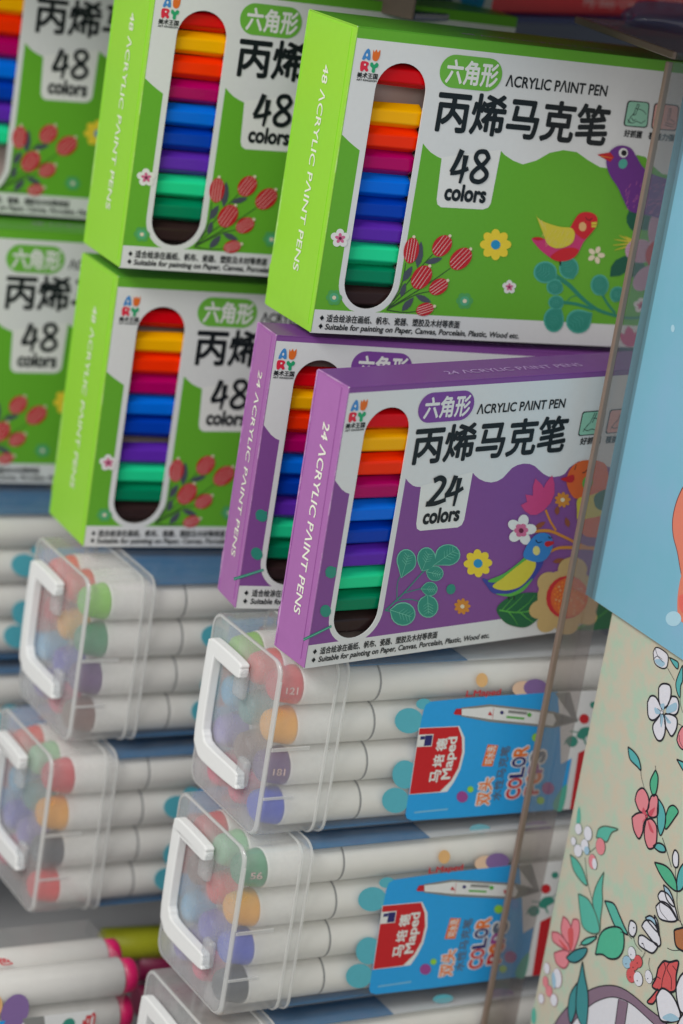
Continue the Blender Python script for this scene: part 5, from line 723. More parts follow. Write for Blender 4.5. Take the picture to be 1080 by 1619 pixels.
LABEL_ART = [
('g','film_dot'),('e',1,'teal_dot',[84.1,64.5,9.73,7.12,156]),('g','film_dot'),('e',1,'teal_dot',[91.9,73.8,5.27,3.2,168]),('g','film_dot'),
('e',1,'teal_dot',[87.6,32.4,9.64,7.36,132]),('g','film_dot'),('e',1,'teal_dot',[84.4,17.2,9.5,7.1,149]),('g','film_dot'),('e',1,'orange_dot',[127,86.1,4.7,3.58,129]),
('g','film_dot'),('e',1,'peach_dot',[156.1,79.3,7.76,4.66,168]),('g','film_dot'),('e',1,'purple_dot',[164.1,79.6,8.38,5.13,167]),('g','film_dot'),
('e',1,'purple_dot',[184.3,-7.4,9.7,3.95,172]),('g','film_dot'),('e',1,'teal_dot',[144.3,-5,7.19,2.92,172]),('g','label_card'),
('p',1,'label_blue',[(92.2,19.5),(91.9,59.7),(92.2,69.6),(93.1,73.4),(96.2,75.1),(115.4,75.8),(140,76.2),(165.2,76.2),(179.8,76.5),(186.4,53.8),(191.9,31.6),(198.8,36),(199.5,2.7),(168.1,2.9),(130,3.2),(97.8,4),(93.9,5.5),(92.5,8.1)]),
('g','label_print'),('p',2,'label_white',[(179.8,76.5),(209.8,75.7),(210,40.2),(191.9,31.3),(186.4,53.8)]),('p',3,'label_grey',[(178,75.8),(188.3,75.9),(197.8,57.8),(195.6,57.3)]),
('p',2,'label_white',[(198.8,36),(202.7,37.6),(204.6,2.3),(199.6,2.4)]),('p',2,'label_red',[(202.7,37.6),(210,40.2),(211.2,2.2),(204.6,2.3)]),
('s',2,'label_green',[(194,2.6),(199.5,2.7),(199.4,17.6),(195.2,15),(191.8,7.1)]),('g','brand_badge'),
('p',2,'label_white',[(91.3,59.9),(117.5,59.4),(122.4,52.2),(124.2,43.1),(123.4,32.9),(120.8,25.8),(117.4,20),(111.9,19.8),(92.5,20.1)]),
('p',3,'label_red',[(91.7,59.6),(116.8,59),(120.5,52.3),(122.5,43.7),(121.9,34.2),(118.5,26.5),(112.4,20.4),(92.8,20.4)]),
('p',4,'white',[(91.5,55.9),(101.4,55.7),(101.6,48.4),(91.9,48.6)]),('p',5,'navy',[(96.2,55.2),(100.9,55.1),(101,49),(96.2,49)]),
('p',5,'white',[(91.8,55.2),(96.2,55.2),(96.2,49),(92.3,49)]),('p',6,'navy',[(93.1,54.9),(96,54.9),(96,53),(93,52.9)]),('g','marker_picture'),
('p',3,'label_grey',[(116.5,70.4),(134.8,71.4),(179.2,64.6),(197.9,58.7),(197.6,57.2),(181.4,54.4),(137,60.8),(117.6,65.2)]),
('p',4,'label_white',[(116.9,69.7),(126.5,69.6),(135.7,70),(179.5,63.2),(182.3,59.1),(181.1,55.8),(137.3,62.3),(127.6,64.2),(117.7,65.9)]),
('p',5,'grey_dark',[(179.5,63.2),(198,58.2),(181.1,55.5),(182.3,59.1)]),('p',5,'berry',[(112,67.3),(113.2,70),(116.6,70),(117.4,66.1),(113,66.6)]),
('p',5,'berry',[(134.9,65.1),(135.9,67.3),(138.2,64.5)]),('p',5,'berry',[(171.9,61.4),(175.2,60.2),(172.8,58.6)]),('e',5,'navy',[144.1,66,1.37,1.04,148]),
('e',5,'leaf_mid',[163.1,63.5,1.67,1.25,149]),('l',5,'label_grey',[(148.3,66.4),(161.3,64.5)],1.67,1.67),('l',5,'leaf_mid',[(147.7,63.2),(160.1,61.4)],1.2,1.2),
('l',5,'berry',[(138,69.2),(138.6,62.4)],0.24,0.24),('g','label_dot'),('e',4,'label_magenta',[128,16.1,4.16,3.12,145]),('g','label_dot'),
('e',4,'label_lime',[132.6,20.3,2.36,1.77,146]),('g','label_dot'),('e',4,'label_magenta',[186,16.9,4.77,3.51,147]),('g','label_dot'),('e',4,'label_lime',[182.4,9.6,3.04,2.23,147]),
('g','label_dot'),('e',4,'label_lime',[171,49.1,3.39,2.52,148]),('g','label_dot'),('e',4,'label_red',[201.9,58.7,3.74,2.76,149]),('g','label_dot'),
('e',4,'teal',[206.5,67,2.59,1.91,150]),('g','label_dot'),('e',4,'teal',[196.4,45.2,4.32,3.19,149]),('g','creature_print'),
('s',4,'teal',[(198.9,48.5),(201.2,52.9),(207,53.2),(209.8,49.5),(205.2,46.9),(207.4,42.7),(204.1,45.8),(201.3,46.6)]),('l',4,'teal',[(193.6,51.7),(200.4,50.4)],0.74,0.49),
('l',4,'teal',[(192.2,46.6),(191.6,43.2)],0.74,0.49),('l',4,'teal',[(203.8,47),(206.9,42.2)],0.74,0.5),('l',4,'teal',[(207.2,52.6),(210.1,54.1)],0.74,0.5),('g','small_print'),
('l',2,'label_pale',[(98.1,8.8),(120.1,9.1)],1.07,1.07),
]

# ---------------------------------------------------------------- shelf
SHELF_Z = 0.0545
me = mesh_of(box_bm(-0.55, 0.98, SHELF_Z - 0.018, 0.5, 1.95, SHELF_Z, 0.001), "shelf_board")
shelf = link("shelf", me, None, mat("shelf_laminate", (150, 150, 150), 0.5, 0.4, 0.08, 60, 0.2))
tag(shelf, kind="structure")
me = mesh_of(box_bm(-0.9, 1.955, SHELF_Z - .1, 1.1, 1.97, 1.4, 0.001), "back_panel")
tag(link("back_panel", me, None, mat("back_laminate", (96, 104, 124), 0.45, 0.4, 0.1, 30, 0.1)), kind="structure")
bm = bmesh.new()
_o = [(-.6, 1.38), (-.16, 1.27), (-.02, 1.17), (.12, 1.10), (.5, 1.02), (.5, 1.95), (-.6, 1.95)]
_a = [bm.verts.new((x, y, CAM_Z - .047)) for x, y in _o]; _b = [bm.verts.new((x, y, CAM_Z - .030)) for x, y in _o]
bm.faces.new(_a[::-1]); bm.faces.new(_b)
for i in range(7): bm.faces.new((_a[i], _a[(i + 1) % 7], _b[(i + 1) % 7], _b[i]))
me = mesh_of(bm, "shade_board")
tag(link("upper_slab", me, None, MATS["shelf_laminate"]), kind="structure")      # unseen board added overhead, outlined to shade the carton tops

# ---------------------------------------------------------------- paint pen cartons
CARD = mat("carton_white", (224, 226, 226), 0.42, 0.35, 0.03, 300, 0.10)
CARD_IN = mat("carton_inside", (196, 178, 172), 0.8, 0.2, 0.05, 120)
CARD_LIME = mat("carton_lime", (152, 216, 58), 0.42, 0.35, 0.03, 200, 0.12)
CARD_GREEN = mat("carton_green", (92, 170, 44), 0.42, 0.35, 0.04, 200, 0.12)
CARD_LAV = mat("carton_lavender", (168, 106, 172), 0.40, 0.35, 0.06, 120, 0.12)
CARD_PURPLE = mat("carton_purple", (126, 70, 146), 0.40, 0.35, 0.05, 120, 0.12)
TH = 0.0006
def worn_mat(name, ink, core):
    """card edge where the print has rubbed through to the paper in places"""
    m = bpy.data.materials.new(name); m.use_nodes = True; nt = m.node_tree; s = nt.nodes["Principled BSDF"]
    s.inputs["Roughness"].default_value = .6
    t = nt.nodes.new("ShaderNodeTexCoord"); n = nt.nodes.new("ShaderNodeTexNoise"); n.inputs["Scale"].default_value = 38; n.inputs["Detail"].default_value = 6; n.inputs["Roughness"].default_value = .7
    r = nt.nodes.new("ShaderNodeValToRGB"); r.color_ramp.elements[0].position = .50; r.color_ramp.elements[0].color = rgb(ink); r.color_ramp.elements[1].position = .80; r.color_ramp.elements[1].color = rgb(core)
    nt.links.new(t.outputs["Object"], n.inputs["Vector"]); nt.links.new(n.outputs["Fac"], r.inputs[0]); nt.links.new(r.outputs[0], s.inputs["Base Color"])
    return m
WORN_GREEN = worn_mat("worn_edge_green", (150, 212, 62), (224, 236, 190))
WORN_PURPLE = worn_mat("worn_edge_purple", (172, 112, 178), (232, 214, 232))

def stadium(u0, u1, v0, v1, n=18):
    r = (u1 - u0) / 2; cx = (u0 + u1) / 2
    p = [(cx + r * math.cos(math.pi * i / n), v1 - r + r * math.sin(math.pi * i / n)) for i in range(n + 1)]
    p += [(cx - r * math.cos(math.pi * i / n), v0 + r - r * math.sin(math.pi * i / n)) for i in range(n + 1)]
    return p

def front_panel(W, H, win, name):
    """card front with a stadium window cut through it"""
    outer = [(0, 0), (W, 0), (W, H), (0, H)]
    hole = stadium(*win)
    bm = bmesh.new(); tri = tessellate_polygon([[Vector((a, b, 0)) for a, b in outer], [Vector((a, b, 0)) for a, b in hole]])
    pts = outer + hole
    fr = [bm.verts.new((a, 0, b)) for a, b in pts]; bk = [bm.verts.new((a, TH, b)) for a, b in pts]
    for t in tri:
        bm.faces.new([fr[i] for i in t]); bm.faces.new([bk[i] for i in reversed(t)])
    n0 = len(outer); nh = len(hole)
    for i in range(n0):
        j = (i + 1) % n0; bm.faces.new((fr[i], fr[j], bk[j], bk[i]))
    for i in range(nh):
        a, b = n0 + i, n0 + (i + 1) % nh; bm.faces.new((fr[a], fr[b], bk[b], bk[a]))
    return mesh_of(bm, name)

def arc_side(win, side, rim):
    """outer outline of the window's white rim on one side, bottom to top"""
    u0, u1, v0, v1 = win; u0 -= rim; u1 += rim; v0 -= rim; v1 += rim
    r = (u1 - u0) / 2; cx = (u0 + u1) / 2; o = []
    for i in range(10):
        a = math.radians(38 + 52 * (i / 9)) if False else math.radians(90 * i / 9)
        o.append((cx + side * r * math.sin(a), v0 + r - r * math.cos(a)))
    return o

def make_carton(kind):
    G = kind == 'green'
    W, H, D = (.225, .1615, .0587) if G else (.222, .1545, .0278)
    s = 1.0 if G else 0.955
    win = (15.5, 45.2, 14.4, 145.4) if G else (14.0, 42.3, 14.0, 142.3)
    main, side = (CARD_GREEN, CARD_LIME) if G else (CARD_PURPLE, CARD_LAV)
    mainink = 'green_ink' if G else 'purple_ink'
    root = empty("paint_pen_box", (0, 0, 0))
    fp = link("front_panel", front_panel(W, H, tuple(k / 1000 for k in win), "carton_front"), root, CARD)
    bev = 0.00028
    sp = slab("side_panel", 0.0002, TH, 0, TH + .0002, D, H, root, side, bev)
    slab("side_panel", W - TH, TH, 0, W, D, H, root, side, bev)
    tp = slab("top_panel", TH + .0003, TH, H - TH, W - TH, D, H - 0.0001, root, main, bev)
    slab("bottom_panel", TH + .0003, TH, 0.0001, W - TH, D, TH, root, CARD, bev)
    slab("back_panel", 0.0004, D, 0.0002, W, D + TH, H - 0.0002, root, main, bev)
    slab("inner_tray", 0.004, 0.018 if G else 0.0165, 0.003, W - .004, 0.0188 if G else 0.0173, H - .003, root, CARD_IN)
    worn = WORN_GREEN if G else WORN_PURPLE
    slab("worn_edge", -.00025, -.00012, .0004, .00055, .00045, H - .0004, root, worn, .0002)
    slab("worn_edge", -.00025, .0006, H - .0005, .0006, D, H + .00012, root, worn, .0002)
    slab("worn_edge", -.0003, D - .0003, .0006, .0005, D + .0008, H - .0006, root, worn, .0002)
    slab("worn_edge", .0007, -.00012, H - .0005, W - .0007, .0005, H + .00012, root, CARD_GREEN if G else CARD_PURPLE, .0002)
    # tuck flap closing the left side: a second card layer with a rounded lip near the foot
    bm = bmesh.new()
    fl = [(.004, .004), (D - .002, .010), (D + .0012, .013), (D + .0018, .022), (D - .001, .027), (D - .003, H - .012), (D - .008, H - .002), (.006, H - .002)]
    a = [bm.verts.new((-.0002, y, z)) for y, z in fl]; b = [bm.verts.new((.0002, y, z)) for y, z in fl]
    bm.faces.new(a); bm.faces.new(b[::-1])
    for i in range(len(fl)): j = (i + 1) % len(fl); bm.faces.new((a[i], a[j], b[j], b[i]))
    link("side_flap", mesh_of(bm, "side_flap"), root, side)
    front = lambda u, v, k: (u, -k, v)
    # colour field round the window
    P = Print(front); rim = 3.3 if G else 3.1
    vb = 12.8 if G else 13.2; vt = 155.6 if G else 151.4; Wm, Hm = W * 1000, H * 1000
    P.poly(mainink, [(0, vt), (Wm, vt), (Wm, Hm), (0, Hm)], .05)
    L = arc_side(win, -1, rim); Rr = arc_side(win, 1, rim)
    if G:
        left = [(0, vb)] + [(max(p[0], 0), max(p[1], vb)) for p in L] + [(12.2, 98.4), (9, 100.2), (5.4, 102.4), (0, 106.2)]
        wave = [(48.5, 105), (51, 102.8), (54.2, 100.5), (58, 98.8), (61, 97.8), (80, 98), (96, 104.8), (99, 102.6), (104.7, 100), (111.1, 98.4), (119.1, 101.1), (126.6, 105.9), (134.8, 108), (143.5, 107.6), (151.9, 103.6), (160.1, 100.5), (169, 100.1), (174, 101.5), (178.8, 106), (182.5, 109), (188, 108.3), (194.6, 103.5), (200.9, 99.8), (209.9, 99), (Wm, 100)]
        tab = [(61, 98.6), (62.2, 76), (63.2, 73.3), (65.7, 71.9), (91.3, 72.4), (94.4, 73.6), (95.6, 76), (96.2, 105.2)]
    else:
        left = [(0, vb)] + [(max(p[0], 0), max(p[1], vb)) for p in L] + [(10.9, 96.8), (8.6, 97.6), (5.6, 99.6), (0, 105.4)]
        wave = [(45.4, 102.4), (47.6, 100.2), (50.8, 98), (53, 97.2), (56, 96.8), (75, 97), (89, 102.4), (91.2, 100.4), (94.4, 98.2), (98.6, 96.4), (103.1, 95.5), (107.2, 95.9), (110.6, 97.5), (115.6, 102.7), (119, 104.2), (123.2, 104.7), (127.4, 104.2), (131.1, 102.8), (138.4, 97.7), (142.2, 95.9), (146.6, 95.2), (150.6, 95.4), (153.8, 96.4), (156.1, 99.8), (161.9, 103), (172.2, 102.6), (185, 98), (200, 96), (Wm, 100)]
        tab = [(56.1, 97.4), (57.4, 76), (58.4, 73.2), (60.8, 71.8), (85.7, 71.4), (88.2, 72.6), (89.2, 75.4), (89.2, 102.8)]
    P.poly(mainink, left, .05)
    right = [(Wm, vb)] + [(max(p[0], 0), max(p[1], vb)) for p in Rr][0:1] + [(p[0], max(p[1], vb)) for p in Rr] + wave
    P.poly(mainink, right, .05)
    P.poly('white', tab, 1)
    P.build("colour_field", fp)
    # logo: four rounded letters, maker's name
    P = Print(front)
    ox, oy = (0, 0) if G else (-2.2, -3.2)
    def L_(ink, pts): P.shape(('s', 2, ink, [(x + ox, y + oy) for x, y in pts]))
    L_('logo_blue', [(5.2, 145.4), (6.2, 148.8), (7.6, 150.8), (8.8, 150.2), (9.6, 147.6), (9.8, 145.4), (8.6, 145.0), (7.5, 145.9), (6.4, 145.0)])
    P.shape(('e', 3, 'white', [7.6 + ox, 147.6 + oy, .55, .8, 0]))
    L_('logo_orange', [(10.9, 150.6), (11.6, 149.4), (12.6, 150.8), (13.6, 149.5), (14.8, 150.8), (15.0, 147.4), (14.0, 145.3), (12.6, 144.9), (11.2, 145.7), (10.8, 148)])
    L_('logo_red', [(5.0, 143.9), (8.2, 144.2), (9.5, 143.2), (8.9, 141.5), (9.7, 139.8), (8.5, 139.1), (7.4, 140.1), (6.2, 139.0), (5.0, 139.8)])
    P.shape(('e', 3, 'white', [7.3 + ox, 142.6 + oy, .55, .5, 0]))
    L_('logo_green', [(10.4, 143.8), (11.6, 144.0), (12.6, 143.0), (13.8, 144.2), (15.1, 143.4), (14.7, 141.9), (13.6, 141.2), (13.6, 139.4), (12.6, 138.8), (11.7, 139.6), (11.7, 141.2), (10.5, 142.2)])
    P.build("logo_print", fp)
    letter(front, "maker_lettering", fp, 'ink', '美术王国', (3.8 + ox, 135.7 + oy, 15.6 + ox, 138.5 + oy), 2, .03)
    letter(front, "maker_subtitle", fp, 'ink', 'ART KINGDOM', (3.8 + ox, 134.2 + oy, 15.4 + ox, 135.2 + oy), 2, .03)
    # headline lettering
    P = Print(front); pill = 'pill_green' if G else 'pill_purple'
    if G: pu0, pu1, pv0, pv1 = 51.2, 88.8, 135.3, 152.6
    else: pu0, pu1, pv0, pv1 = 45.6, 81.6, 132.4, 148.8
    r = (pv1 - pv0) / 2; c = (pv0 + pv1) / 2
    P.poly(pill, [(pu1 - r + r * math.sin(math.pi * i / 14), c + r * math.cos(math.pi * i / 14)) for i in range(15)] + [(pu0 + r - r * math.sin(math.pi * i / 14), c - r * math.cos(math.pi * i / 14)) for i in range(15)], 2)
    P.text('white', '六角形', (pu0 + 4.2, pv0 + 2.4, pu1 - 2.6, pv1 - 2.6), 3, .028)
    P.build("shape_badge", fp)
    if G:
        T = [("subtitle_lettering", 'ΛCRYLIC PΛINT PEN', (92.0, 139.0, 155.4, 145.0), 2, .022, 0), ("title_lettering", '丙烯马克笔', (53.7, 112.4, 159.9, 133.6), 2, .028, 0),
             ("count_lettering", 'colors', (66.6, 76.2, 91.4, 84.6), 3, .042, 0), ("icon_caption", '好抓握', (171.4, 118.3, 183.0, 122.2), 2, .03, 0), ("icon_caption", '覆盖力强', (187.5, 118.2, 204.6, 122.0), 2, .03, 0)]
        bot = (12.0, 8.3, 6.3, 89.2, 10.5, 8.1, 1.3, 127.8, 5.3, 5.4, 8.4, 3.9)
    else:
        T = [("subtitle_lettering", 'ΛCRYLIC PΛINT PEN', (84.6, 135.2, 144.0, 140.5), 2, .022, 0), ("title_lettering", '丙烯马克笔', (47.3, 110.0, 148.8, 130.2), 2, .028, 0),
             ("count_lettering", 'colors', (61.5, 75.6, 85.0, 83.6), 3, .042, 0), ("icon_caption", '好抓握', (160.2, 112.8, 174.8, 116.8), 2, .03, 0), ("icon_caption", '覆盖力强', (178.6, 112.4, 195.4, 116.4), 2, .03, 0)]
        bot = (11.5, 8.6, 7.1, 85.0, 11.2, 8.4, 1.9, 121.8, 5.9, 5.2, 9.2, 4.4)
    T += [("use_lettering", '适合绘涂在画纸、帆布、瓷器、塑胶及木材等表面', (bot[1], bot[2], bot[3], bot[4]), 2, .022, 0),
          ("use_lettering", 'Suitable for painting on Paper, Canvas, Porcelain, Plastic, Wood etc.', (bot[5], bot[6], bot[7], bot[8]), 2, .026, .12)]
    for nm, tx, rc, ly, bd, sh in T: letter(front, nm, fp, 'ink', tx, rc, ly, bd, 0, sh)
    for v in (bot[10], bot[11]):
        P = Print(front); P.poly('ink', [(bot[9] - 1.3, v), (bot[9], v - 1.5), (bot[9] + 1.3, v), (bot[9], v + 1.5)], 2); P.build("bullet_mark", fp)
    # picture motifs
    art = GREEN_ART if G else PURPLE_ART
    P, name = None, None
    for t in art:
        if t[0] == 'g':
            if P: P.build(name, fp)
            P, name = Print(front), t[1]
        else: P.shape(t)
    P.build(name, fp)
    if not G:   # purple boxes carry the same pictograms
        for x0, ic in ((157.6, 'icon_green'), (177.2, 'icon_pink'), (196.8, 'icon_green')):
            P = Print(front)
            for ink, g, ly in (('ink', 0, 2), (ic, .55, 3)):
                P.poly(ink, [(x0 + g + 1, 118 + g), (x0 + 15.6 - g, 118 + g), (x0 + 16.6 - g, 119 + g), (x0 + 16.6 - g, 131 - g), (x0 + 15.6 - g, 132 - g), (x0 + g + 1, 132 - g), (x0 + g, 131 - g), (x0 + g, 119 + g)], ly)
            for q in ([(9, 13), (7, 7.5)], [(10.4, 12.8), (8.4, 7.2)], [(8.6, 10), (12, 9), (15, 6)], [(7, 7.5), (4.5, 5), (3, 2.5)], [(3.2, 4), (6, 2.8), (9, 3.6), (12, 2.8), (14.5, 4)]):
                P.shape(('c', 4, 'ink', [(x0 + a, 118 + b) for a, b in q], .4, .35))
            P.build("icon_print", fp)
    # side lettering, reading downward
    sidef = lambda u, v, k: (-.0002 - k, u, v)
    P = Print(sidef); n = '48' if G else '24'
    m = D * 1000 * .47
    hw = 3.3 if G else 2.9
    P.text('side_white', n + ' ΛCRYLIC PΛINT PENS', (m + hw, 27 * s, m - hw, 137 * s), 2, .010, turn=-1)
    P.build("side_lettering", sp)
    topf = lambda u, v, k: (u, v, H - 0.0001 + k)
    P = Print(topf)
    P.text('top_text', n + ' ΛCRYLIC PΛINT PENS', (72 * s, D * 1000 * .32, 168 * s, D * 1000 * .32 + 5.2), 2, .008)
    P.build("top_lettering", tp)
    return root, win, D

PEN_COL = [("black", (52, 36, 36)), ("dark green", (0, 132, 92)), ("mint green", (34, 222, 154)), ("violet", (98, 44, 178)), ("deep blue", (0, 62, 178)),
           ("bright blue", (0, 112, 232)), ("magenta", (178, 0, 98)), ("orange", (255, 50, 0)), ("amber", (255, 182, 0)), ("red", (222, 6, 20))]
PENW = mat("pen_barrel_white", (214, 212, 208), 0.4, 0.4, 0.02)
def hex_x(prof, r0):
    bm = bmesh.new(); rings = []
    for (x, k) in prof:
        rings.append([bm.verts.new((x, k * r0 * math.cos(math.pi / 6 + math.pi / 3 * i), k * r0 * math.sin(math.pi / 6 + math.pi / 3 * i))) for i in range(6)])
    for a, b in zip(rings, rings[1:]):
        for i in range(6): bm.faces.new((a[i], a[(i + 1) % 6], b[(i + 1) % 6], b[i]))
    bm.faces.new(rings[0]); bm.faces.new(rings[-1][::-1])
    return bm
_cap = None; _barrel = None
def pen_meshes():
    global _cap, _barrel
    bm = hex_x([(-.0130, .80), (-.0124, .90), (.0290, 1.0), (.0306, .96), (.0318, .80)], .0070)
    es = [e for e in bm.edges if abs(e.verts[0].co.x - e.verts[1].co.x) > .01]
    bmesh.ops.bevel(bm, geom=es, offset=.0009, segments=3, profile=.5, affect='EDGES')
    _cap = mesh_of(bm, "pen_cap")
    _barrel = mesh_of(hex_x([(.0318, .74), (.14, .74), (.142, .6)], .0068), "pen_barrel")
pen_meshes()
_barrel.materials.append(PENW)
CAPS = {}
for n_, c_ in PEN_COL:
    m_ = _cap.copy(); m_.materials.append(mat("pen_plastic_" + n_.replace(" ", "_"), c_, 0.26, 0.22, 0.03, 60)); CAPS[n_] = m_

def fill_pens(rootM, win, which, vlist, where, grp):
    """separate hexagonal pens standing behind the window"""
    for (n_, c_), v in zip(PEN_COL, vlist):
        if n_ not in which: continue
        p = empty("paint_pen", (0, 0, 0), label="%s hexagonal pen in the window of %s" % (n_, where), cat="pen", group=grp)
        j = random.Random(len(n_) * 31 + len(where))
        p.matrix_world = rootM @ Matrix.Translation((0.0165 + j.uniform(-.0006, .0012), 0.0086 + j.uniform(-.0002, .0005), v / 1000)) @ Matrix.Rotation(j.uniform(-.08, .08), 4, 'X')
        link("pen_cap", CAPS[n_], p); link("pen_barrel", _barrel, p)

def place(root, x, y, z, yaw, lean=0.0, label=None, group=None):
    root.location = (x, y, z + CAM_Z); root.rotation_euler = (-lean, 0, yaw)
    tag(root, label, "box", group)
    return Matrix.Translation(root.location) @ Matrix.Rotation(yaw, 4, 'Z') @ Matrix.Rotation(-lean, 4, 'X')

green, gwin, gD = make_carton('green')
purple, pwin, pD = make_carton('purple')
GG, PG = "green cartons of acrylic paint pens", "purple cartons of acrylic paint pens"
even = lambda v0, v1: [v0 + (v1 - v0) * (i + .5) / 10 for i in range(10)]
ALL = [n for n, c in PEN_COL]
gap_g1 = [19.5, 31.2, 43, 54.6, 67, 79.7, 92.2, 104.6, 117, 138.5]
gap_m2 = [19.5, 31.4, 43.4, 55.2, 72, 84.4, 97, 109.6, 122.2, 138]
# (carton, x, y, z, yaw, lean, label, pens, positions, where)
BOXES = [
    (green, -.0316, 1.2515, -.2776, 28.40, 0, "sharply focused green carton with a red bird, on top of the purple cartons", ALL, gap_g1, "the sharply focused green carton"),
    (green, -.1440, 1.3233, -.2745, 28.0, 0, "upper green carton of the middle column, left of the sharply focused one", ALL, even(13.6, 146.4), "the upper middle-column green carton"),
    (green, -.1454, 1.3375, -.4441, 28.3, 0, "green carton low in the middle column, standing on clear marker cases", ALL, gap_m2, "the lower middle-column green carton"),
    (green, -.2770, 1.4480, -.2830, 28.2, 0, "very blurred green carton cut off at the top left corner", ["amber", "orange", "magenta", "bright blue", "deep blue", "violet", "mint green"], even(13.6, 146.4), "the top left corner carton"),
    (green, -.2710, 1.4176, -.4480, 28.3, 0, "very blurred green carton at the left edge, lower of the two there", [], even(13.6, 146.4), ""),
    (purple, -.00618, 1.17729, -.43719, 37.54, -3.815, "front purple carton of 24 pens tilted forward, blue bird printed on it", ALL, even(14.6, 142), "the front purple carton"),
    (purple, -.0490, 1.2500, -.4360, 24.9, 0, "purple carton half hidden behind the front purple one", ALL, even(13.6, 136), "the half-hidden purple carton"),
]
first = set()
for (src, x, y, z, yaw, lean, label, which, vl, where) in BOXES:
    b = src if src not in first else dup(src); first.add(src)
    M = place(b, x, y, z, R(yaw), R(lean), label, GG if src is green else PG)
    if which: fill_pens(M, gwin, which, vl, where, "hexagonal pens behind the carton windows")

# ---------------------------------------------------------------- clear marker cases
CW, CD, CH = .232, .079, .1015
PITCH = .0233
LID = clear_mat("lid_polypropylene", (250, 251, 252), (252, 251, 248), 0.31, 0.20, 0.6, 0.3, 0.045)
END = clear_mat("end_polypropylene", (244, 247, 250), (252, 251, 248), 0.27, 0.22, 0.6, 0.3, 0.045)
LID_EDGE = clear_mat("polypropylene_edge", (250, 251, 252), (246, 246, 244), 0.50, 0.25, 0.5, 0.0, 0.05)
FILM = clear_mat("wrap_film", (252, 252, 252), (244, 244, 242), 0.13, 0.16, 0.5, 0.4, 0.035)
HANDLE = mat("handle_white", (236, 238, 238), 0.38, 0.4, 0.02, 100)
BARREL = mat("marker_white", (236, 235, 231), 0.42, 0.4, 0.03, 120)
RING = mat("marker_ring", (140, 142, 144), 0.5, 0.3, 0.03)
CARD_BLUE = mat("insert_blue", (0, 104, 158), 0.5, 0.3, 0.06, 90)
CARD_PALE = mat("insert_pale", (196, 200, 204), 0.55, 0.3, 0.05, 90)

def rounded_lid(rim=0):
    """tub over the ends of the markers: open to the right, rounded upright corners, rolled rim"""
    def outline(g, r, n=6):
        x0, y0, y1 = -g, -g - .0014, CD + g + .0014; o = []
        z0, z1 = -g * .4 + .0004, CH + g * .4 - .0004
        for (cy, cz, a0) in ((y0 + r, z1 - r, 90), (y0 + r, z0 + r, 180), (y1 - r, z0 + r, 270), (y1 - r, z1 - r, 0)):
            for i in range(n + 1):
                a = R(a0 + 90 * i / n); o.append((cy + r * math.cos(a), cz + r * math.sin(a)))
        return o
    bm = bmesh.new(); rings = []
    if rim == 1: prof = [(.0334, .0004, .009), (.0334, .0017, .0095), (.0345, .0017, .0095), (.0345, .0004, .009), (.0334, .0004, .009)]
    elif rim == 2: prof = [(.0398, .0006, .009), (.0398, .0019, .0095), (.0408, .0019, .0095), (.0408, .0006, .009), (.0398, .0006, .009)]
    elif rim == 3: prof = [(-.0003, -.0030, .0075), (-.0006, -.0019, .008), (.0002, -.0008, .008), (.0012, -.0002, .008), (.0014, -.0012, .008), (-.0003, -.0030, .0075)]
    else: prof = [(.0, -.0016, .008), (.0002, -.0011, .008), (.0010, -.0004, .008), (.0022, .0, .008), (.0030, .0, .008), (.0335, .0003, .009), (.0405, .0010, .0093)]
    for (x, g, r) in prof:
        rings.append([bm.verts.new((x, a, b)) for a, b in outline(g, r)])
    for a, b in zip(rings, rings[1:]):
        for i in range(len(a)): bm.faces.new((a[i], a[(i + 1) % len(a)], b[(i + 1) % len(a)], b[i]))
    return mesh_of(bm, "lid_shell")

def end_wall_mesh():
    bm = bmesh.new(); r = .0072; n = 6; o = []
    y0, y1, z0, z1 = .0002, CD - .0002, .0010, CH - .0010
    for (cy, cz, a0) in ((y0 + r, z1 - r, 90), (y0 + r, z0 + r, 180), (y1 - r, z0 + r, 270), (y1 - r, z1 - r, 0)):
        for i in range(n + 1):
            a = R(a0 + 90 * i / n); o.append((cy + r * math.cos(a), cz + r * math.sin(a)))
    f = [bm.verts.new((0, a, b)) for a, b in o]; k = [bm.verts.new((.0012, a, b)) for a, b in o]
    bm.faces.new(f); bm.faces.new(k[::-1])
    for i in range(len(o)): j = (i + 1) % len(o); bm.faces.new((f[i], f[j], k[j], k[i]))
    return mesh_of(bm, "end_wall")

def handle_mesh():
    """flat C of white plastic, open toward the front of the case"""
    out = [(.020, .0215), (.058, .0205), (.0672, .0245), (.0715, .0335), (.0715, .0820), (.0690, .0880), (.063, .0895), (.034, .0885), (.0315, .0855), (.0315, .0820), (.0345, .0795),
           (.0590, .0798), (.0622, .0775), (.0628, .0420), (.0605, .0350), (.0545, .0315), (.022, .0310), (.0185, .0290), (.0178, .0245)]
    pts = spline(out, True, 3)
    bm = bmesh.new(); tri = tessellate_polygon([[Vector((a, b, 0)) for a, b in pts]])
    f = [bm.verts.new((-.0062, a, b)) for a, b in pts]; k = [bm.verts.new((-.0004, a, b)) for a, b in pts]
    for t in tri: bm.faces.new([f[i] for i in t]); bm.faces.new([k[i] for i in reversed(t)])
    for i in range(len(pts)): j = (i + 1) % len(pts); bm.faces.new((f[i], f[j], k[j], k[i]))
    bmesh.ops.recalc_face_normals(bm, faces=bm.faces)
    es = [e for e in bm.edges if len(e.link_faces) == 2 and e.calc_face_angle() > 1.0]
    bmesh.ops.bevel(bm, geom=es, offset=.0009, segments=2, profile=.5, affect='EDGES')
    return mesh_of(bm, "handle")

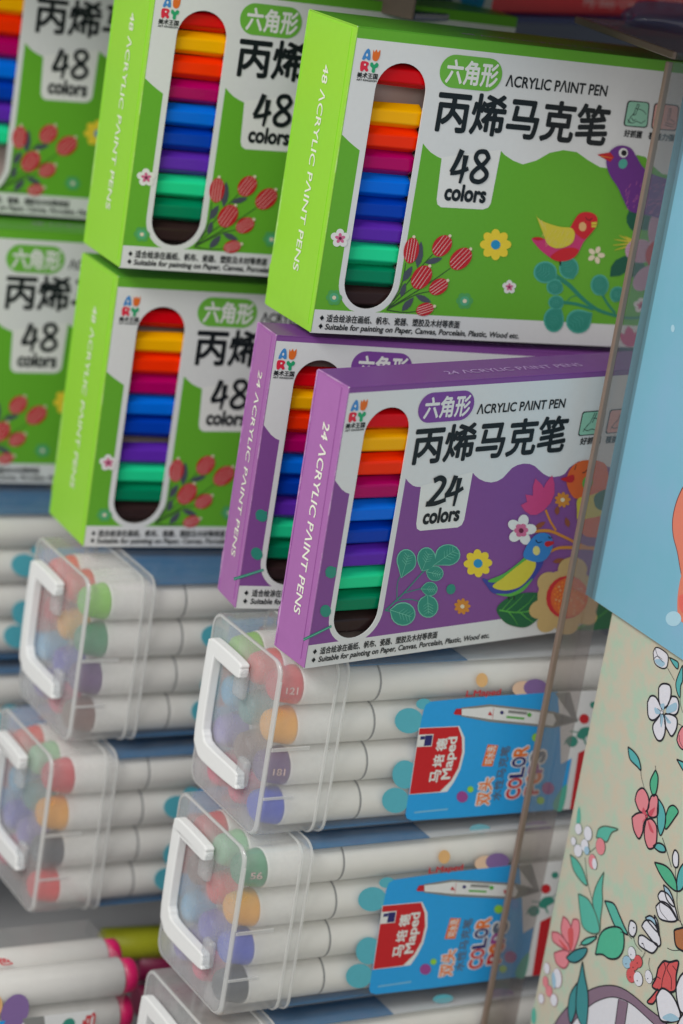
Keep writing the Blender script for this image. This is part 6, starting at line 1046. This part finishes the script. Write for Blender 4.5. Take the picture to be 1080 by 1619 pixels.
def make_case():
    root = empty("marker_case", (0, 0, 0))
    link("lid_shell", rounded_lid(), root, LID, True)
    for k in (1, 2): link("lid_rim", rounded_lid(k), root, LID_EDGE)
    link("lid_edge", rounded_lid(3), root, LID_EDGE, True)
    link("end_wall", end_wall_mesh(), root, END)
    # moulded seams of the lid: cross ribs and the step in the front wall
    slab("lid_rib", .0010, -.0022, .0515, .0240, -.0012, .0538, root, LID_EDGE, .0004)
    slab("lid_rib", -.0004, -.0022, .0542, .0010, -.0012, CH - .010, root, LID_EDGE, .0004)
    slab("lid_rib", .0006, -.0022, .0236, .0190, -.0013, .0254, root, LID_EDGE, .0004)
    h = link("handle", handle_mesh(), root, HANDLE)
    bm = bmesh.new(); box_bm(-.0052, .0290, .0680, -.0004, .0400, .0850, .002, 3, bm)
    link("handle_mount", mesh_of(bm, "handle_mount"), h, END, True)
    bm = bmesh.new(); box_bm(-.0052, .0130, .0240, -.0004, .0225, .0400, .002, 3, bm)
    link("handle_mount", mesh_of(bm, "handle_mount"), h, END, True)
    # wrap film round the barrels (an open sleeve)
    bm = bmesh.new(); x0, x1 = .036, CW
    o = []
    for (cy, cz, a0) in ((.004, CH - .005, 90), (.004, .005, 180), (CD - .004, .005, 270), (CD - .004, CH - .005, 0)):
        for i in range(4):
            a = R(a0 + 30 * i); o.append((cy + .0046 * math.cos(a), cz + .0046 * math.sin(a)))
    a_ = [bm.verts.new((x0, y, z)) for y, z in o]; b_ = [bm.verts.new((x1, y, z)) for y, z in o]
    for i in range(len(o)): j = (i + 1) % len(o); bm.faces.new((a_[i], a_[j], b_[j], b_[i]))
    bm.faces.new(b_)
    link("wrap_film", mesh_of(bm, "wrap_film"), root, FILM)
    slab("insert_card", .042, .003, CH - .0052, .118, CD - .003, CH - .0046, root, CARD_BLUE)
    slab("insert_card", .1185, .003, CH - .0052, CW - .002, CD - .003, CH - .0046, root, CARD_PALE)
    slab("bottom_card", .042, .003, .0012, CW - .002, CD - .003, .0022, root, CARD_BLUE)
    # printed film dots and the hanging label with its picture
    front = lambda u, v, k: (u, -.0012 - k, v)
    P, name, lc = None, None, None
    def done(P, name):
        o = P.build(name, lc or root)
        return o if name == "label_card" else lc
    for t in LABEL_ART:
        if t[0] == 'g':
            if P: lc = done(P, name)
            P, name = Print(front), t[1]
        else: P.shape(t)
    done(P, name)
    for ch, u, v in (('马', 107.4, 30.1), ('培', 107.7, 39.4), ('德', 107.9, 49.0)):
        letter(front, "brand_lettering", lc, 'white', ch, (u - 3.4, v - 3.6, u + 3.4, v + 3.6), 5, .03, 1)
    letter(front, "brand_lettering", lc, 'white', 'Maped', (111.6, 28.0, 119.2, 53.0), 5, .03, 1)
    def double(nm, ch, ink, rect, bd):
        P = Print(front); P.text('label_white', ch, rect, 3, .10, 1); P.text(ink, ch, rect, 4, bd, 1); P.build(nm, lc)
    double("label_lettering", '双头', 'label_orange', (138.0, 9.8, 147.2, 26.4), .02)
    P = Print(front); P.shape(('p', 3, 'label_orange', [(137.4, 34), (144.6, 33.4), (146.0, 46.0), (138.8, 47.0)])); P.text('label_white', '可水洗', (139, 35, 144.6, 45.8), 4, .02, 1); P.build("label_badge", lc)
    letter(front, "label_lettering", lc, 'grey_text', '水性马克笔', (148.4, 12.0, 154.4, 45.0), 3, .02, 1)
    for i, (ch, ink) in enumerate(zip('COLOR', ('label_red', 'label_red', 'navy', 'navy', 'label_orange'))):
        double("product_lettering", ch, ink, (157.8, 12.4 + 6.5 * i, 166.8, 18.2 + 6.5 * i), .03)
    for i, (ch, ink) in enumerate(zip('Peps', ('label_red', 'label_orange', 'label_magenta', 'grey_text'))):
        double("product_lettering", ch, ink, (170.2, 14.2 + 6.6 * i, 179.4, 20.2 + 6.6 * i), .03)
    letter(front, "film_lettering", root, 'red_text', 'L.Maped', (118.4, 75.6, 141.0, 80.2), 1, .02)
    return root

TIPS = dict(red=(214, 30, 56), amber=(255, 176, 8), purple=(88, 30, 122), blue=(40, 76, 212), green=(10, 148, 98), slate=(58, 68, 84), lime=(132, 212, 44), brown=(142, 104, 98),
            coral=(250, 58, 66), pink=(250, 76, 124), teal=(60, 150, 150), sky=(110, 186, 222), scarlet=(240, 70, 60), mint=(150, 214, 160), violet=(92, 84, 196), lilac=(150, 130, 200))
_bm = lathe_x([(.0165, .0100), (.0168, .0108), (.0172, .0111), (.0180, .0112), (.0622, .01135), (.0628, .01135), (.0632, .0110), (.0634, .0110), (.0638, .0110), (.0642, .01145), (.0650, .01145), (.218, .01145), (.220, .0112), (.2225, .0095)])
MK_BARREL = mesh_of(_bm, "marker_barrel"); MK_BARREL.materials.append(BARREL)
MK_RING = mesh_of(lathe_x([(.0630, .01142), (.0643, .01142)]), "marker_ring"); MK_RING.materials.append(RING)
_tip = mesh_of(lathe_x([(.0024, .0050), (.0028, .0066), (.0042, .0082), (.0060, .0088), (.0110, .0098), (.0150, .0106), (.0164, .0106), (.0170, .0098)]), "marker_tip")
for q in list(MK_BARREL.polygons) + list(_tip.polygons): q.use_smooth = len(q.vertices) == 4
MK_TIP = {}
for n_, c_ in TIPS.items():
    m_ = _tip.copy(); m_.materials.append(mat("marker_cap_" + n_, c_, 0.35, 0.5, 0.02, 60)); MK_TIP[n_] = m_

NUMBERS = {("purple", 0, "clear case under the purple cartons"): "181", ("red", 0, "clear case under the purple cartons"): "121", ("green", 0, "second case of the front stack"): "56"}
ROWS = ("top", "second", "third", "bottom")
def fill_markers(M, cols, where):
    rr = random.Random(len(where))
    for d, col in enumerate(cols):
        for r, tip in enumerate(col):
            if tip is None: continue
            z = CH - .0058 - PITCH * (r + .5)
            y = .0120 + .0234 * d
            pos = "front file" if d == 0 else ("middle file" if d == 1 else "rear file")
            p = empty("marker", (0, 0, 0), label="%s-tipped marker, %s row, %s of the %s" % (tip, ROWS[r], pos, where), cat="marker", group="markers packed in the clear cases")
            p.matrix_world = M @ Matrix.Translation((rr.uniform(-.0008, .0008), y, z)) @ Matrix.Rotation(rr.uniform(0, 6), 4, 'X')
            if (tip, d, where) in NUMBERS: p.matrix_world = M @ Matrix.Translation((0, y, z))
            link("barrel", MK_BARREL, p); link("ring", MK_RING, p); t = link("tip", MK_TIP[tip], p)
            if (tip, d, where) in NUMBERS:
                rad = lambda u: .0088 + .0018 * (u - .006) / .009
                letter(lambda u, v, k: (u, -(rad(u) + .00035) * math.cos(v / .0098), (rad(u) + .00035) * math.sin(v / .0098)), "number_print", t, 'blush', NUMBERS[(tip, d, where)], (7.0, -1.6, 13.4, 2.2), 1, .02)

case0 = make_case()
CASES = [
    (-.0179, 1.1817, -.4377, 31.8, "clear marker case directly under the purple cartons, blue label in focus",
     [["red", "amber", "purple", "blue"], ["scarlet", "teal", "brown", "pink"], ["lime", "sky", "lilac", "pink"]], "clear case under the purple cartons"),
    (-.0210, 1.1700, -.4377 - .1025, 32.2, "second clear marker case of the front stack, green tip at its top row",
     [["green", "amber", "blue", "slate"], ["mint", "coral", "violet", "pink"], ["red", "brown", "sky", "lilac"]], "second case of the front stack"),
    (-.0240, 1.1600, -.4377 - .2080, 32.2, "lowest clear marker case of the front stack, cut off by the bottom edge",
     [["amber", "red", "blue", "green"], [None] * 4, [None] * 4], "lowest case of the front stack"),
    (-.1337, 1.2884, -.4467, 31.2, "blurred clear marker case under the green cartons, lime tip at its top row",
     [["lime", "green", "purple", "brown"], ["scarlet", "amber", "violet", "pink"], ["coral", "red", "sky", "lilac"]], "blurred case under the green cartons"),
    (-.1400, 1.2750, -.4467 - .1045, 31.4, "blurred clear marker case at the left, red tip at its top row",
     [["red", "amber", "slate", "coral"], ["mint", "teal", "lilac", "brown"], ["scarlet", "sky", "violet", "pink"]], "lower blurred case at the left"),
    (-.2600, 1.3700, -.4500, 31.2, "far blurred marker case at the left edge, upper one under the green carton",
     [["red", "amber", "blue", "green"], [None] * 4, [None] * 4], "upper far case at the left edge"),
    (-.2640, 1.3600, -.4500 - .1030, 31.2, "far blurred marker case at the left edge, lower one beside the red-tipped case",
     [["teal", "lime", "pink", "purple"], [None] * 4, [None] * 4], "lower far case at the left edge"),
]
for i, (x, y, zt, yaw, label, cols, where) in enumerate(CASES):
    c = case0 if i == 0 else dup(case0)
    c.location = (x, y, zt - CH + CAM_Z); c.rotation_euler = (0, 0, R(yaw))
    tag(c, label, "marker case", "clear marker cases in stacks")
    fill_markers(Matrix.Translation(c.location) @ Matrix.Rotation(R(yaw), 4, 'Z'), cols, where)

# ---------------------------------------------------------------- white marker pack with magenta ends, bottom left
MAG = mat("marker_end_magenta", (206, 24, 96), 0.35, 0.5, 0.02)
def end_pack(x, y, zt, yaw):
    root = empty("marker_pack", (x, y, zt - .094 + CAM_Z), R(yaw), "white marker pack with magenta ends in the bottom left corner", "marker pack")
    front = lambda u, v, k: (u, -.0008 - k, v)
    bm = bmesh.new()
    o = [(-.0008, .002), (-.0008, .092), (.002, .094), (.058, .094), (.06, .092), (.06, .002)]
    a_ = [bm.verts.new((-.18, p, q)) for p, q in o]; b_ = [bm.verts.new((-.004, p, q)) for p, q in o]
    for i in range(len(o)): j = (i + 1) % len(o); bm.faces.new((a_[i], a_[j], b_[j], b_[i]))
    link("wrap_film", mesh_of(bm, "pack_film"), root, FILM)
    P = Print(front)
    P.shape(('p', 1, 'label_white', [(-120, 8), (-22, 8), (-22, 69), (-120, 69)]))
    P.build("label_card", root)
    P = Print(front)
    P.shape(('e', 1, 'orange_dot', [-86, 78, 7, 9, 0])); P.build("film_dot", root)
    P = Print(front); P.shape(('e', 1, 'purple_dot', [-71, 74, 8.4, 11, 0])); P.build("film_dot", root)
    P = Print(front); P.shape(('p', 2, 'label_grey', [(-66, 69), (-53, 69), (-45, 36), (-51, 32)])); P.build("pen_picture", root)
    P = Print(front)
    P.shape(('p', 2, 'label_blue', [(-120, 69), (-76, 69), (-78, 64), (-120, 62)])); P.shape(('c', 3, 'label_orange', [(-96, 57), (-84, 60), (-72, 59)], 5, 4)); P.shape(('c', 3, 'label_red', [(-96, 48), (-84, 52), (-74, 49)], 2, 2))
    P.build("title_picture", root)
    P = Print(front); P.shape(('e', 2, 'teal', [-37, 61, 4.0, 4.6, 0])); P.build("label_dot", root)
    letter(front, "count_lettering", root, 'red_text', '24色', (-29, 36, -21, 67), 2, .03, 1)
    letter(lambda u, v, k: (u, v, .0942 + k), "top_lettering", root, 'red_text', '24色', (-84, 16, -68, 24), 1, .03)
    rl = mesh_of(lathe_x([(-.18, .0108), (-.0042, .0111), (-.0036, .0104)]), "pack_barrel"); rl.materials.append(BARREL)
    rc = mesh_of(lathe_x([(-.0036, .0100), (.0042, .0100), (.0056, .0086)]), "pack_cap"); rc.materials.append(MAG)
    for q in list(rl.polygons) + list(rc.polygons): q.use_smooth = len(q.vertices) == 4
    M = Matrix.Translation(root.location) @ Matrix.Rotation(R(yaw), 4, 'Z')
    for d in range(2):
        for r in range(4):
            p = empty("marker", (0, 0, 0), label="magenta-ended marker, %s row, %s of the bottom left pack" % (ROWS[r], "front file" if d == 0 else "rear file"), cat="marker", group="markers in the bottom left pack")
            p.matrix_world = M @ Matrix.Translation((0, .0118 + .0236 * d, .094 - .0125 - .0233 * r))
            link("barrel", rl, p); link("end_cap", rc, p)
end_pack(-.0748, 1.2450, -.657, 31.4)

def loose_marker(px, cap, label, rz):
    p = empty("marker", (px[0], px[1], px[2] + CAM_Z), R(rz), label, "marker", "loose markers in the gap between the stacks")
    a = mesh_of(lathe_x([(0, .0085), (.001, .0100), (.040, .0104), (.041, .0096)]), "loose_cap"); b = mesh_of(lathe_x([(.041, .0098), (.13, .0100), (.131, .0085)]), "loose_barrel")
    for m_, c_ in ((a, cap), (b, BARREL)):
        m_.materials.append(c_)
        for q in m_.polygons: q.use_smooth = len(q.vertices) == 4
    link("cap", a, p); link("barrel", b, p)
OLIVE = mat("marker_cap_olive", (176, 180, 40), 0.4, 0.4, 0.02)
DKMAG = mat("marker_cap_plum", (120, 20, 64), 0.4, 0.4, 0.02)
loose_marker((-.1010, 1.3240, -.6880), OLIVE, "blurred marker with olive yellow cap in the gap at the bottom left", 25)
loose_marker((-.0800, 1.3320, -.7030), DKMAG, "blurred marker with plum cap below the olive one in the gap", 28)
loose_marker((-.0760, 1.3280, -.7240), DKMAG, "lowest blurred marker with plum cap in the gap, near the bottom edge", 31)

# ---------------------------------------------------------------- clear acrylic stand with trays
ACR = clear_mat("acrylic_sheet", (236, 232, 230), (176, 172, 172), 0.13, 0.08, 0.5, 0.0, 0.05)
ACR_BLUE = clear_mat("acrylic_tray", (150, 160, 206), (104, 114, 170), 0.32, 0.06, 0.5, 0.3, 0.10)  # clear tray: its bluish reflections are put into the tint
ACR_EDGE = mat("acrylic_edge", (128, 110, 98), 0.3, 0.5, 0.08, 140, 0.1)
stand = empty("acrylic_stand", (.1273, 1.250, SHELF_Z), 0, "clear acrylic display stand with brownish edges in front of the cartons", "display stand")
def sheet(name, pts, z0, z1, m, parent, bev=.0006):
    bm = bmesh.new(); a = [bm.verts.new((x, y, z0)) for x, y in pts]; b = [bm.verts.new((x, y, z1)) for x, y in pts]
    bm.faces.new(a[::-1]); bm.faces.new(b)
    for i in range(len(pts)): j = (i + 1) % len(pts); bm.faces.new((a[i], a[j], b[j], b[i]))
    bmesh.ops.recalc_face_normals(bm, faces=bm.faces)
    if bev: bmesh.ops.bevel(bm, geom=list(bm.edges), offset=bev, segments=2, profile=.5, affect='EDGES')
    return link(name, mesh_of(bm, name), parent, m)
def local(x, y): return (x - .1273, y - 1.250)
zt = CAM_Z - .1085 - SHELF_Z
c30, s30 = math.cos(R(33)), math.sin(R(33))
def along(t, d): return (t * c30 - d * s30, t * s30 + d * c30)
sheet("front_panel", [along(.0033, 0), along(.024, 0), along(.024, .0028), along(.0033, .0028)], 0, zt, ACR, stand)
sheet("panel_edge", [along(0, 0), along(.0032, 0), along(.0032, .0028), along(0, .0028)], 0, zt, ACR_EDGE, stand)
C1 = local(.1300, 1.262); K1 = local(.0850, 1.392); K2 = local(.20, 1.50); K3 = local(.27, 1.36)
sheet("upper_slab", [(C1[0] + .0021, C1[1]), (K1[0] + .0021, K1[1]), K2, K3], zt + .0005, zt + .0045, ACR, stand)
sheet("shelf_edge", [C1, K1, (K1[0] + .002, K1[1]), (C1[0] + .002, C1[1])], zt + .0005, zt + .0045, ACR_EDGE, stand)
ty = R(57); tc, ts = math.cos(ty), math.sin(ty)
def tr(t, d, o=local(-.0043, 1.378)): return (o[0] + t * tc - d * ts, o[1] + t * ts + d * tc)
zr = CAM_Z - .1195 - SHELF_Z
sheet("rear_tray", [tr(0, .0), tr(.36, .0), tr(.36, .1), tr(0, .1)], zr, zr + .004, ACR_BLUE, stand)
sheet("tray_edge", [tr(-.0024, 0), tr(-.0002, 0), tr(-.0002, .06), tr(-.0024, .06)], zr, zr + .03, ACR_EDGE, stand)

# ---------------------------------------------------------------- red crayon box on the tray
RED = mat("crayon_box_red", (226, 34, 38), 0.38, 0.4, 0.04, 120, 0.1)
ENDW = mat("crayon_box_end", (216, 222, 226), 0.42, 0.4, 0.03, 120)
rb = empty("crayon_box", (.0395, 1.459, CAM_Z - .1150), R(58), "red crayon box on the clear tray at the top right, cut off by the frame", "box")
slab("carton_body", .0006, 0, 0, .30, .028, .062, rb, RED, .0007)
slab("end_panel", 0, .0004, .0004, .0006, .0276, .0616, rb, ENDW)
P = Print(lambda u, v, k: (u, -k, v))
P.text('blush', 'My Easy Crayon · 指环型', (112, 4.2, 250, 12.6), 1, .015)
P.build("front_lettering", rb)
P = Print(lambda u, v, k: (-k, u, v))
P.shape(('s', 1, 'sky', [(6, 2), (22, 3), (24, 18), (18, 34), (8, 30)])); P.shape(('s', 2, 'bird_blue', [(10, 6), (20, 8), (20, 20), (13, 26)]))
P.build("end_print", rb)

# ---------------------------------------------------------------- crumpled clear bags on the tray
BAG = clear_mat("blue_bag_film", (214, 218, 244), (170, 178, 226), 0.22, 0.10, 0.6, 0.4, 0.16)
def bag(name, loc, sx, sy, sz, rz, seed, label):
    bm = bmesh.new(); bmesh.ops.create_icosphere(bm, subdivisions=4, radius=1)
    from mathutils import noise
    for v in bm.verts:
        n = v.co.normalized(); k = 1 + .30 * noise.noise(n * 1.4 + Vector((seed, 0, 0))) + .08 * abs(noise.noise(n * 3.5 + Vector((0, seed, 0))))
        c = n * k; c.z = math.copysign(abs(c.z) ** .7, c.z)
        v.co = Vector((c.x * sx, c.y * sy, max(c.z * sz, -sz * .8)))
    o = link(name, mesh_of(bm, name), None, BAG, True); o.location = loc; o.rotation_euler = (0, 0, R(rz))
    tag(o, label, "plastic bag", "blue plastic bags on the clear tray")
bag("plastic_bag", (-.022, 1.475, CAM_Z - .1075), .042, .020, .0075, 57, 1.7, "crumpled blue clear plastic bag left of the red crayon box")
bag("plastic_bag", (.150, 1.415, CAM_Z - .0985), .046, .026, .0085, 40, 4.1, "crumpled blue clear plastic bag on the front shelf under the red box")

# ---------------------------------------------------------------- printed cards standing at the right
BX, BY, BZ = .13963, 1.27, CAM_Z - .4022
CE, CN = Vector((.48328, -.87546, 0)), Vector((.87546, .48328, 0))
def card_material(name, a, b, c, scale, rough):
    m = bpy.data.materials.new(name); m.use_nodes = True; nt = m.node_tree; s = nt.nodes["Principled BSDF"]
    s.inputs["Roughness"].default_value = rough; s.inputs["Specular IOR Level"].default_value = .3
    tcn = nt.nodes.new("ShaderNodeTexCoord"); ns = nt.nodes.new("ShaderNodeTexNoise"); ns.inputs["Scale"].default_value = scale; ns.inputs["Detail"].default_value = 8; ns.inputs["Roughness"].default_value = .62
    cr = nt.nodes.new("ShaderNodeValToRGB"); e_ = cr.color_ramp.elements
    e_[0].position = .36; e_[0].color = rgb(a); e_[1].position = .66; e_[1].color = rgb(b); k = e_.new(.52); k.color = rgb(c)
    nt.links.new(tcn.outputs["Object"], ns.inputs["Vector"]); nt.links.new(ns.outputs["Fac"], cr.inputs[0]); nt.links.new(cr.outputs[0], s.inputs["Base Color"])
    return m
blue_m = card_material("blue_card_print", (122, 186, 206), (138, 184, 214), (130, 186, 210), 9, .5)
floral_m = card_material("floral_paper", (180, 203, 180), (206, 194, 172), (199, 197, 177), 75, .6)
PAPER = mat("card_edge", (222, 222, 218), 0.6, 0.2, 0.03, 200)
def card(name, off, s0, s1, v0, v1, th, face, art, label, cat):
    """stiff board: s runs toward the viewer, v up from the foot of the blue card"""
    root = bpy.data.objects.new(name, None); COL.objects.link(root); root.empty_display_size = .02
    o = Vector((BX, BY, BZ)) + CN * off
    root.matrix_world = Matrix(((CE.x, CN.x, 0, o.x), (CE.y, CN.y, 0, o.y), (0, 0, 1, o.z), (0, 0, 0, 1)))
    tag(root, label, cat)
    slab("board", s0, .0002, v0, s1, th, v1, root, PAPER, .0004)
    fc = bpy.data.meshes.new("printed_face"); fc.from_pydata([(s0 + .0004, 0, v0 + .0004), (s1 - .0004, 0, v0 + .0004), (s1 - .0004, 0, v1 - .0004), (s0 + .0004, 0, v1 - .0004)], [], [(0, 1, 2, 3)])
    pf = link("printed_face", fc, root, face)
    P, nm = Print(lambda u, v, k: (u, -k, v)), "picture_print"
    for t in art:
        if t[0] == 'g':
            P.build(nm, pf); P, nm = Print(lambda u, v, k: (u, -k, v)), t[1]
        else: P.shape(t)
    P.build(nm, pf)
    return root
card("printed_card", 0, 0, .19, 0, .34, .0022, blue_m, BLUE_ART, "pale blue printed card standing at the right edge, in front of the acrylic stand", "card")
card("floral_board", .004, .0225, .24, -.33, .10, .0022, floral_m, FLORAL_ART, "beige board printed with pink and white flowers below the blue card", "board")
